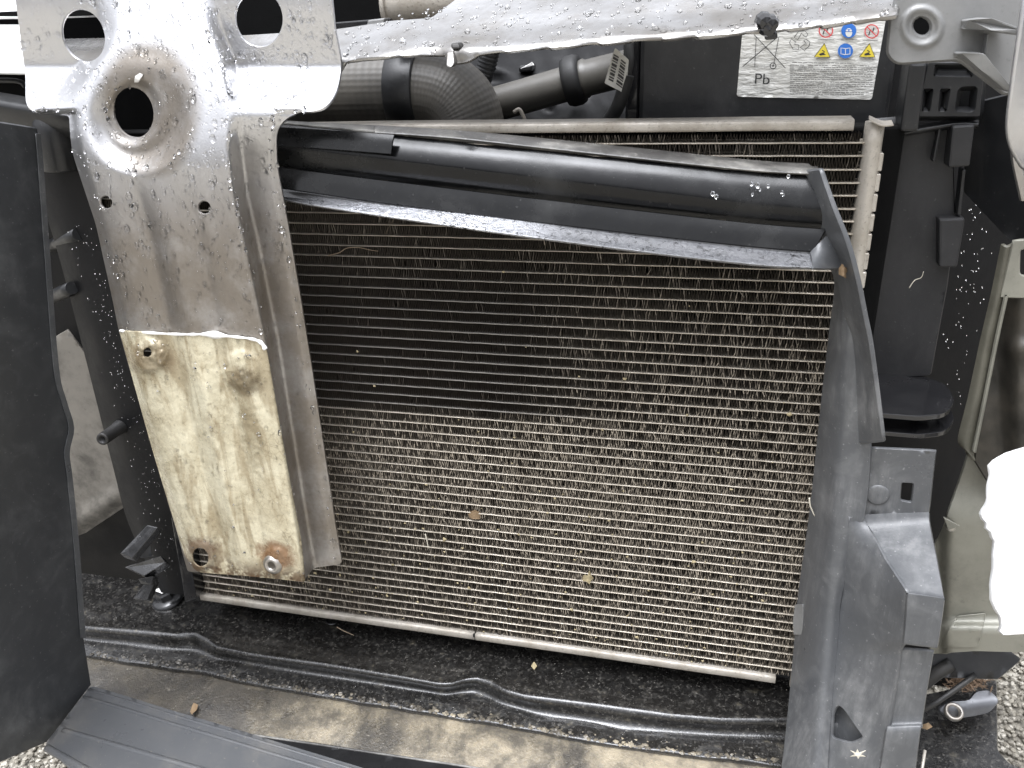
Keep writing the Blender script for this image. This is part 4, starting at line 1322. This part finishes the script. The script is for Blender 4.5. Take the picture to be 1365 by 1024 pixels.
# ================================================================== RIGHT SIDE
def right_side():
    t = thing('radiator_support_panel', 'black moulded support panel right of the radiator with slots and ledges', 'support panel')
    def hy(x, y):
        Y = .045
        Y -= .004 * sst(158, 166, y)
        return Y + noise.noise(Vector((x * .01, y * .01, 4))) * .002
    sheet('panel_face', rounded([(1165, 158), (1268, 150), (1272, 300), (1262, 380), (1240, 500), (1160, 505), (1140, 400)], 4), yfn(hy), M['black_matte'], t, step=9, th=.003)
    # back wall of the dark wheel side cavity
    sheet('cavity_wall', [(1150, 80), (1420, 80), (1420, 760), (1335, 880), (1150, 880)], plane_fn(P(1190, 300, .085), P(1350, 320, .13), P(1190, 700, .075)), M['black_deep'], t, step=18, th=.003)
    # column with light front and the slotted block
    prism('column', [P(1213, 84, .02), P(1236, 84, .02), P(1224, 176, .02), P(1200, 176, .02)], Vector((0, .03, 0)), M['black'], t, .002)
    fr = [(1238, 84), (1312, 84), (1306, 155), (1222, 155)]
    hol = [rounded([(1246, 86), (1302, 86), (1296, 103), (1244, 102)], 3), rounded([(1231, 118), (1245, 118), (1240, 149), (1228, 149)], 4), rounded([(1253, 118), (1268, 118), (1262, 149), (1250, 149)], 4), rounded([(1277, 116), (1304, 114), (1300, 150), (1272, 150)], 8)]
    sheet('slotted_block', fr, yfn(.028), M['black'], t, holes=hol, step=5, th=.010)
    sheet('slot_back', [(1236, 84), (1312, 84), (1306, 156), (1222, 156)], yfn(.044), M['black'], t, step=12, th=.002)
    loft('ledge', [[P(1180, 174, .038), P(1270, 160, .036), P(1305, 160, .036)], [P(1180, 182, .030), P(1270, 166, .030), P(1304, 166, .030)], [P(1180, 186, .034), P(1270, 172, .034), P(1302, 172, .034)]], M['black'], t, 3, 3, .002)
    prism('raised_plate', [P(1270, 168, .026), P(1300, 166, .026), P(1293, 222, .026), P(1264, 224, .026)], Vector((0, .018, 0)), M['black_matte'], t, .0015)
    prism('raised_rib', [P(1252, 168, .032), P(1256, 168, .032), P(1247, 216, .032), P(1243, 216, .032)], Vector((0, .01, 0)), M['black'], t, .001)
    prism('lower_plate', [P(1252, 292, .030), P(1287, 291, .030), P(1276, 357, .030), P(1252, 357, .030)], Vector((0, .014, 0)), M['black_matte'], t, .0015)
    prism('recess_edge', [P(1283, 226, .034), P(1288, 226, .034), P(1281, 288, .034), P(1276, 288, .034)], Vector((0, .012, 0)), M['black'], t, .001)
    sheet('wing_liner', [(1290, 140), (1372, 120), (1372, 335), (1350, 325), (1285, 256), (1286, 200)], plane_fn(P(1290, 200, .06), P(1350, 200, .03), P(1345, 320, .03)), M['black'], t, step=10, th=.003)
    # looped mounting tab
    def slab(name, z, pts, th, mat):
        prism(name, [PZ(x, y, z) for x, y in pts], Vector((0, 0, -th)), mat, t, .0014)
    z0 = P(1225, 500, .045).z
    top = rounded([(1140, 499, 0), (1228, 500, 6), (1262, 512, 14), (1274, 534, 16), (1262, 551, 12), (1225, 555, 10), (1140, 548, 0)], 6, 6)
    slab('loop_tab_upper', z0, top, .004, M['black_gloss'])
    z1 = z0 - .017
    slab('loop_tab_lower', z1, [(x, y + 24) for x, y in top], .004, M['black_gloss'])
    wl = [PZ(x, y, z0 - .002) for x, y in ((1165, 530), (1225, 534), (1245, 530), (1255, 522))]
    loft('loop_wall', [wl, [p + Vector((0, 0, -.016)) for p in wl]], M['black'], t, 4, 2, .003)
    prism('loop_block', [PZ(1225, 548, z0 - .003), PZ(1242, 548, z0 - .003), PZ(1242, 562, z0 - .014), PZ(1225, 562, z0 - .014)], Vector((0, .01, 0)), M['black'], t, .0008)

    b = thing('headlamp_bracket', 'grey cast bracket with a bolt hole at the upper right corner', 'bracket')
    ol = rounded([(1189, 20, 10), (1200, -15, 4), (1372, -15, 0), (1372, 60, 0), (1350, 124, 5), (1340, 124, 3), (1283, 81, 6), (1270, 79, 3), (1196, 84, 9), (1184, 72, 8)], 6)
    def by(x, y):
        Y = -.034
        r_ = math.hypot(x - 1229, y - 36)
        Y -= .0018 * (sst(30, 26, r_) - sst(22, 18, r_)) - .0006 * sst(22, 18, r_)
        return Y + .0006 * (x - 1190) * .1 * sst(1260, 1365, x)
    sheet('bracket_plate', ol, yfn(by), M['grey_bracket'], b, holes=[ell(1229, 35.5, 14, 14.5, -.4, 36)], step=3.2, th=.004)
    prism('rib', [P(1284, 34, -.036), P(1290, 27, -.050), P(1322, 24, -.058), P(1362, 38, -.06), P(1362, 48, -.06), P(1322, 41, -.057), P(1283, 39, -.040)], Vector((0, .030, 0)), M['grey_bracket'], b, .001)
    prism('rib', [P(1274, 77, -.036), P(1280, 71, -.052), P(1312, 71, -.058), P(1350, 118, -.058), P(1344, 124, -.056), P(1308, 94, -.055), P(1288, 80, -.046)], Vector((0, .028, 0)), M['grey_bracket'], b, .001)
    prism('rib', [P(1317, 45, -.038), P(1320, 45, -.038), P(1316, 72, -.038), P(1312, 72, -.038)], Vector((0, .008, 0)), M['grey_bracket'], b, .0006)

    w_ = thing('wing_edge', 'pale silver painted wing edge along the upper right border', 'wing edge')
    loft('edge_sheet', [[P(1372, -20, -.07), P(1395, -20, -.05)], [P(1364, 30, -.072), P(1390, 30, -.06)], [P(1352, 110, -.072), P(1390, 110, -.06)], [P(1345, 165, -.070), P(1390, 160, -.06)], [P(1350, 195, -.066), P(1390, 210, -.05)], [P(1364, 222, -.060), P(1390, 240, -.05)]], M['silver'], w_, 4, 5, .003)
    loft('edge_return', [[P(1349, 200, -.05), P(1356, 200, -.05)], [P(1352, 222, -.045), P(1361, 222, -.045)], [P(1357, 245, -.04), P(1366, 245, -.04)], [P(1362, 268, -.035), P(1372, 268, -.035)]], M['silver'], w_, 2, 4, .003)

    g = thing('inner_wing_panel', 'olive grey painted inner wing panel at the right', 'body panel')
    # upper plate with rounded opening, strip, lower field
    sheet('upper_plate', [(1352, 322), (1400, 318), (1400, 398), (1334, 396)], yfn(-.004), M['body_grey'], g, holes=[rounded([(1359, 332), (1388, 330), (1386, 372), (1358, 368)], 6)], step=6, th=.003)
    st = [((1334, 326), (1342, 330), (1352, 326)), ((1320, 395), (1330, 395), (1339, 395)), ((1306, 455), (1315, 457), (1326, 455)), ((1290, 530), (1302, 530), (1311, 530)), ((1277, 582), (1288, 590), (1298, 592)), ((1279, 594), (1290, 603), (1300, 614))]
    loft('flange_strip', [[P(*a, .0), P(*b_, -.004), P(*c, -.001)] for a, b_, c in st], M['olive_dark'], g, 4, 5, .003)
    loft('flange_bead', [[P(1338, 395, -.003), P(1341, 395, -.006), P(1344, 396, -.002)], [P(1325, 455, -.003), P(1328, 455, -.006), P(1331, 455, -.002)], [P(1310, 530, -.003), P(1313, 530, -.006), P(1316, 530, -.002)], [P(1295, 600, -.003), P(1298, 602, -.006), P(1301, 604, -.002)]], M['body_grey'], g, 3, 5, .002)
    def ly(x, y): return .030 - .010 * sst(640, 700, y) - .012 * sst(828, 836, y) + .016 * sst(1265, 1250, x) + .004 * sst(1318, 1312, x) * sst(800, 812, y) * 0
    sheet('lower_field', rounded([(1292, 604), (1375, 600), (1375, 870), (1300, 868), (1240, 872), (1240, 740), (1262, 690), (1280, 640)], 4), yfn(ly), M['body_grey'], g, step=8, th=.003)
    sheet('foam_patch', rounded([(1276, 822), (1314, 818), (1304, 862), (1254, 864), (1262, 846)], 3), yfn(lambda x, y: ly(x, y) - .002), M['body_grey'], g, step=6, th=.001)
    c = P(1267, 702, .016)
    prism('sheet_tab', [P(1258, 690, .012), P(1280, 702, .008), P(1264, 707, .010)], Vector((0, .002, 0)), M['body_grey'], g, .0004)
    lathe('sheet_screw', c, c + Vector((0, -1, .3)), [(0, .004), (.003, .0036), (.004, .0003)], M['steel'], g, 10)
    d = thing('wheel_arch_liner', 'grimy black brown arch liner right of the olive flange', 'arch liner')
    def dy(x, y): return .018 - .016 * sst(1330, 1365, x) - .006 * math.exp(-((y - 465) / 14) ** 2) * sst(1335, 1350, x) + noise.noise(Vector((x * .03, y * .03, 9))) * .003
    sheet('liner_sheet', [(1340, 396), (1400, 394), (1400, 640), (1330, 660), (1316, 640), (1300, 614), (1312, 530), (1328, 455)], yfn(dy), M['body_dark'], d, step=7, th=.003)
    v = thing('torn_bumper_piece', 'torn bright white bumper fragment at the right edge', 'bumper fragment')
    jag = [(1400, 590), (1372, 598), (1356, 602), (1342, 607), (1332, 612), (1326, 616), (1320, 622), (1322, 634), (1319, 648), (1318, 664), (1314, 676), (1309, 686), (1311, 692), (1316, 697), (1315, 704), (1321, 709), (1323, 716), (1327, 722), (1325, 740), (1325, 760), (1322, 780), (1323, 800), (1328, 812), (1334, 822), (1336, 836), (1333, 842), (1338, 846), (1352, 845), (1366, 844), (1400, 842)]
    sheet('fragment_sheet', jag, plane_fn(P(1325, 620, -.05), P(1330, 840, -.078), P(1400, 700, -.055), lambda x, y: noise.noise(Vector((x * .05, y * .05, 1))) * .002), M['white_paint'], v, step=6, th=.0035)
    # lower right: crossmember end, chromed arm, sill
    q = thing('lower_sill', 'black sill end with mud specks at the lower right', 'sill')
    sheet('sill_sheet', rounded([(1150, 935), (1240, 925), (1328, 905), (1329, 1000), (1345, 1018), (1365, 1026), (1365, 1060), (1150, 1060)], 6), plane_fn(PZ(1230, 935, -.065), PZ(1325, 935, -.065), PZ(1230, 1030, -.072)), M['tray'], q, step=9, th=.003)
    sheet('sill_lip', rounded([(1235, 868), (1335, 862), (1360, 880), (1330, 905), (1235, 902)], 3), plane_fn(P(1240, 870, .03), P(1330, 866, .03), P(1240, 905, .02)), M['black'], q, step=8, th=.003)
    tube('sill_seam', [P(1233, 1000, -.085), P(1226, 1045, -.105)], .0012, M['rail'], q, 8, 2)
    a = thing('control_arm', 'wet grey metal arm with a round bush at the lower right', 'control arm')
    def ay(x, y): return .0
    fa = plane_fn(PZ(1250, 945, -.052), PZ(1325, 935, -.045), PZ(1290, 965, -.060), lambda x, y: .006 * math.exp(-((y - lerp(945, 935, (x - 1250) / 75)) / 14) ** 2))
    sheet('arm_plate', rounded([(1248, 946), (1262, 936), (1290, 934), (1300, 922), (1318, 920), (1328, 934), (1318, 950), (1290, 956), (1264, 958)], 6), fa, M['arm'], a, step=5, th=.004)
    c = fa(1268, 950)
    up = Vector((0, -.5, 1)).normalized()
    lathe('bush_ring', c, c + up, [(0, .0085), (.004, .0085), (.005, .007), (.004, .0052), (-.004, .005), (-.004, .0003)], M['steel'], a, 22)
    tube('link_rod', [P(1215, 925, .02), P(1245, 900, .02), P(1268, 885, .025)], .006, M['stud'], a, 14, 4)
    tube('link_rod', [P(1222, 950, .0), P(1250, 935, .0), P(1300, 900, .02)], .0025, M['stud'], a, 10, 4)
right_side()

# ================================================================== DEBRIS
def leaf(name, label, cat, pts, Y, mat, h=.002, dy=0):
    c = (sum(p[0] for p in pts) / len(pts), sum(p[1] for p in pts) / len(pts))
    f = (lambda x, y: P(x, y, Y - h * math.cos((x - c[0]) * .35) - .0005 * math.sin(y)))
    if dy is not None and dy != 0:
        f = lambda x, y: PZ(x, y, dy) + Vector((0, 0, h * math.cos((x - c[0]) * .4)))
    o = sheet(name, pts, f, mat, None, step=3, th=.0004)
    return tag(o, label, cat)
leaf('dried_leaf', 'curled tan leaf scrap lodged low in the fins near the centre', 'leaf', [(775, 770), (780, 766), (783, 768), (786, 761), (789, 768), (792, 771), (788, 774), (786, 779), (781, 775), (777, 775)], -.002, M['leaf_pale'], .003)
leaf('dried_leaf', 'pinkish brown flat leaf flake stuck in the middle of the radiator', 'leaf', [(625, 683), (633, 680), (642, 684), (640, 692), (630, 692), (624, 689)], -.001, M['leaf'], .0015)
leaf('leaf_flake', 'small yellow leaf flake lying on the black lower shelf', 'leaf', [(708, 888), (712, 883), (716, 888), (712, 894)], 0, M['leaf_pale'], .001, -.026)
leaf('leaf_flake', 'rust coloured leaf flake on the muddy valance at the left', 'leaf', [(253, 948), (258, 938), (264, 939), (262, 947), (256, 953)], 0, M['leaf'], .001, -.0545)
leaf('leaf_flake', 'tiny pale flake on the grey undertray strip', 'leaf', [(157, 942), (161, 940), (161, 947), (158, 948)], 0, M['leaf_pale'], .001, -.055)
leaf('leaf_flake', 'brown curled flake on the lower right sill', 'leaf', [(1230, 966), (1238, 964), (1243, 969), (1236, 973), (1229, 971)], -.07, M['leaf'], .001)
leaf('moss_tuft', 'orange brown moss tuft at the top of the duct side lip', 'moss', [(1118, 358), (1122, 352), (1126, 356), (1132, 358), (1128, 364), (1128, 371), (1122, 368), (1118, 366)], -.050, M['leaf'], .003)
leaf('bird_dropping', 'pale star shaped splash on the duct frame foot', 'splash', [(1134, 1001), (1141, 1004), (1143, 999), (1145, 1004), (1154, 1001), (1147, 1006), (1154, 1009), (1146, 1008.5), (1144, 1012), (1142, 1008), (1133, 1009), (1140, 1006)], -.112, M['straw'], .0005)
def twig(label, pts, Y, r, mat, name='twig'):
    o = tube(name, [P(x, y, Y) for x, y in pts], lambda u: r * (1 - .5 * u), mat, None, 6, 4)
    tag(o, label, 'twig')
twig('thin curved root fibre caught in the upper left fins', [(437, 341), (452, 337), (462, 331), (478, 330), (492, 333), (504, 335)], -.002, .0005, M['twig'])
twig('straight pale straw stuck upright in the left lower fins', [(567, 712), (569, 720), (571, 731)], -.003, .0008, M['straw'])
twig('fine dark fibre hanging below the wet lip', [(527, 290), (520, 300), (514, 312)], -.004, .0002, M['twig'])
twig('white splinter on the inner edge of the duct side channel', [(1079, 664), (1080, 674), (1086, 688)], -.02, .0008, M['straw'])
twig('pale wisp on the black support panel', [(1212, 384), (1219, 374), (1228, 370), (1231, 362)], .036, .0004, M['straw'])
twig('bent brown fibre on the shelf beside the grommet', [(449, 836), (458, 841), (472, 847)], -.02, .0005, M['twig'])
def nest():
    V, Fc = [], []
    q = random.Random(5)
    for i in range(520):
        a = PZ(q.gauss(1288, 12), q.gauss(908, 6), -.035) + Vector((0, 0, abs(q.gauss(0, .004))))
        d = Vector((q.gauss(0, 1), q.gauss(0, 1), q.gauss(0, .7))).normalized() * q.uniform(.002, .007)
        s = d.orthogonal().normalized() * q.uniform(.0003, .0012)
        b = len(V)
        V += [a - d, a + s, a + d, a - s + Vector((0, 0, .0006))]
        Fc += [(b, b + 1, b + 2), (b, b + 2, b + 3), (b, b + 3, b + 1)]
    o = from_py('debris_clump', V, Fc, M['nest'], None, False)
    tag(o, 'brown matted clump of leaf fibres above the grey arm', 'debris')
nest()
def flecks():
    V, Fc = [], []
    q = random.Random(9)
    def add(p, r, flat_=.4):
        b = len(V)
        n = 5
        for a in range(n):
            th = a * 2 * math.pi / n + q.uniform(-.4, .4)
            V.append(p + Vector((math.cos(th) * r * q.uniform(.6, 1.5), -r * flat_ * q.random(), math.sin(th) * r * q.uniform(.6, 1.3))))
        V.append(p + Vector((0, -r * .8, 0)))
        Fc.extend([(b + i, b + (i + 1) % n, b + n) for i in range(n)])
    for _ in range(300):
        z = abs(q.gauss(0, .13)) + .005
        x = q.uniform(.02, .6)
        if z > .47: continue
        add(Vector((x, -.0006, z)), q.uniform(.0004, .0013) * (1.8 if q.random() < .06 else 1))
    return V, Fc
v, f = flecks()
o = from_py('grit', v, f, M['leaf_pale'], None, False)
tag(o, 'scattered pale grit and seed husks caught on the radiator fins', 'grit', kind='stuff')

# ================================================================== WATER DROPLETS
def droplets():
    V, Fc = [], []
    q = random.Random(21)
    NA, NR = 12, 4
    def drop(p, n, r, h, el=1.0, along=None):
        n = n.normalized()
        s = (along - n * along.dot(n)).normalized() if along is not None else n.orthogonal().normalized()
        u = n.cross(s)
        b = len(V)
        wob_ = [q.uniform(.88, 1.12) for _ in range(NA)]
        for j in range(NR):
            th = j / NR * math.pi / 2
            for a in range(NA):
                an = 2 * math.pi * a / NA
                k = math.cos(th) * r * wob_[a]
                V.append(p + s * math.cos(an) * k * el + u * math.sin(an) * k + n * (math.sin(th) * h - .00004))
        V.append(p + n * h)
        for j in range(NR - 1):
            for a in range(NA):
                c = (a + 1) % NA
                Fc.append((b + j * NA + a, b + j * NA + c, b + (j + 1) * NA + c, b + (j + 1) * NA + a))
        for a in range(NA): Fc.append((b + (NR - 1) * NA + a, b + (NR - 1) * NA + (a + 1) % NA, b + NR * NA))
        Fc.append(tuple(b + a for a in reversed(range(NA))))
    def onsurf(fn, x, y, r, el=1.0, hh=.72):
        p = fn(x, y); px_ = fn(x + 1.5, y); py_ = fn(x, y + 1.5)
        n = (px_ - p).cross(py_ - p)
        if n.dot(CAM - p) < 0: n = -n
        drop(p, n, r, r * hh, el, py_ - p)
    br = yfn(bracket_y); lp = yfn(lp_y)
    n = 0
    while n < 3000:
        x, y = q.uniform(20, 456), (q.uniform(0, 775) if q.random() < .72 else q.uniform(0, 330))
        if not inside(x, y, BR_OL): continue
        if any(inside(x, y, h) for h in BR_H) : continue
        onlp = inside(x, y, LP)
        if onlp and q.random() < .45: continue
        fx = pw(XS, y)
        big = q.random()
        r = q.uniform(.0004, .0010)
        if big > .80: r = q.uniform(.0010, .0018)
        if big > .965 and y < 330: r = q.uniform(.0018, .0028)
        if y > 300: r *= 1.08
        el = q.choice((1, 1, 1, 1.15, 1.3)) if r < .0012 else q.uniform(1.0, 1.7)
        # surfaces leaning to the sky carry more and rounder drops
        try: onsurf(lp if onlp else br, x, y, r, el)
        except Exception: pass
        n += 1
    # big runs on the right shoulder
    for (x, y, r, el) in ((327, 100, .0032, 1.5), (312, 78, .002, 1.9), (285, 76, .0015, 1.9), (258, 132, .0022, 1.8), (310, 127, .0017, 2.0), (329, 188, .0019, 1.8), (286, 240, .0016, 2.4), (296, 118, .0013, 1.6), (288, 50, .0014, 2), (124, 4, .0018, 1.6), (126, 8, .0017, 1.3), (108, 3, .0012, 1.2), (277, 220, .0016, 1.2), (281, 200, .0013, 1.1), (174, 212, .0013, 2.0)):
        onsurf(br, x, y, r, el)
    cf = yfn(cross_y)
    for _ in range(700):
        x, y = q.uniform(460, 1190), q.uniform(-2, 80)
        lo = pw([(455, 84), (560, 73), (640, 72), (850, 55), (1020, 43), (1190, 23)], x)
        if y > lo - 4 or (x < 640 and y < lerp(36, 0, (x - 460) / 160)): continue
        r = q.uniform(.0005, .0014)
        if q.random() < .12: r = q.uniform(.0014, .0026)
        onsurf(cf, x, y, r, q.uniform(1, 1.6), .45)
    o = from_py('water_droplets', V, Fc, M['water'], None)
    tag(o, 'clear rain beads covering the silver bracket and crossmember', 'water drops', kind='stuff')
    # fine beads on black plastic
    V.clear(); Fc.clear()
    NAo = 6
    post = lambda x, y: P(x, y, -.013)
    for _ in range(190):
        y = q.uniform(300, 770)
        x0 = pw([(225, 60), (330, 90), (470, 128), (620, 168), (770, 200)], y); x1 = pw(XL, y) - 4
        x = x1 - abs(q.gauss(0, 1)) * (x1 - x0) * .5
        if x < x0 or y > 775: continue
        onsurf(post, x, y, q.uniform(.0002, .00055), 1, .8)
    cav = plane_fn(P(1190, 300, .0835), P(1350, 320, .1285), P(1190, 700, .0735))
    for _ in range(150):
        x, y = q.gauss(1292, 16), q.uniform(150, 560)
        x -= (y - 300) * .05
        if x > pw([(150, 1330), (325, 1330), (395, 1318), (582, 1275)], y) - 4 or x < pw([(150, 1290), (300, 1290), (500, 1245)], y): continue
        onsurf(cav, x, y, q.uniform(.0003, .0007), 1, .8)
    for _ in range(330):
        x = q.uniform(125, 1035); y = lerp(pw(L1, x) - 75, pw(L3, x) - 3, q.random())
        if y < 800 + (x - 260) * .14 + 6 and x > 240: continue
        onsurf(lambda a, b: PZ(a, b, -.0275 if b < pw(L1, a) - 3 else -.0455), x, y, q.uniform(.0003, .0007), 1, .6)
    for (x, y) in ((1002, 245), (1010, 247), (1013, 253), (1024, 248), (1044, 260), (1051, 235), (1042, 256), (1003, 259), (950, 258), (955, 262)):
        onsurf(yfn(-.0425), x, y, q.uniform(.0008, .0016), 1.2, .6)
    o = from_py('fine_droplets', V, Fc, M['water'], None)
    tag(o, 'tiny rain specks on the black plastic beside the radiator', 'water drops', kind='stuff')
droplets()

# ================================================================== put every empty at its thing's base
bpy.context.view_layer.update()
def all_desc(o):
    for c in o.children:
        yield c
        yield from all_desc(c)
for t in THINGS:
    lo = Vector((1e9,) * 3); hi = Vector((-1e9,) * 3)
    for c in all_desc(t):
        if c.type != 'MESH': continue
        off = c.location if 'z_off' in c else Vector()
        for k in c.bound_box:
            p = Vector(k) + off
            for i in range(3):
                lo[i] = min(lo[i], p[i]); hi[i] = max(hi[i], p[i])
    base = Vector(((lo.x + hi.x) / 2, (lo.y + hi.y) / 2, lo.z))
    t.location = base
    for c in t.children:
        c.location = c.location - base
    for c in all_desc(t):
        if 'z_off' in c: del c['z_off']
for o in COL.objects:
    if o.type == 'MESH' and o.parent is None and 'kind' not in o:
        bb = [Vector(k) for k in o.bound_box]
        base = Vector((sum(b.x for b in bb) / 8, sum(b.y for b in bb) / 8, min(b.z for b in bb)))
        o.data.transform(Matrix.Translation(-base))
        o.location = base
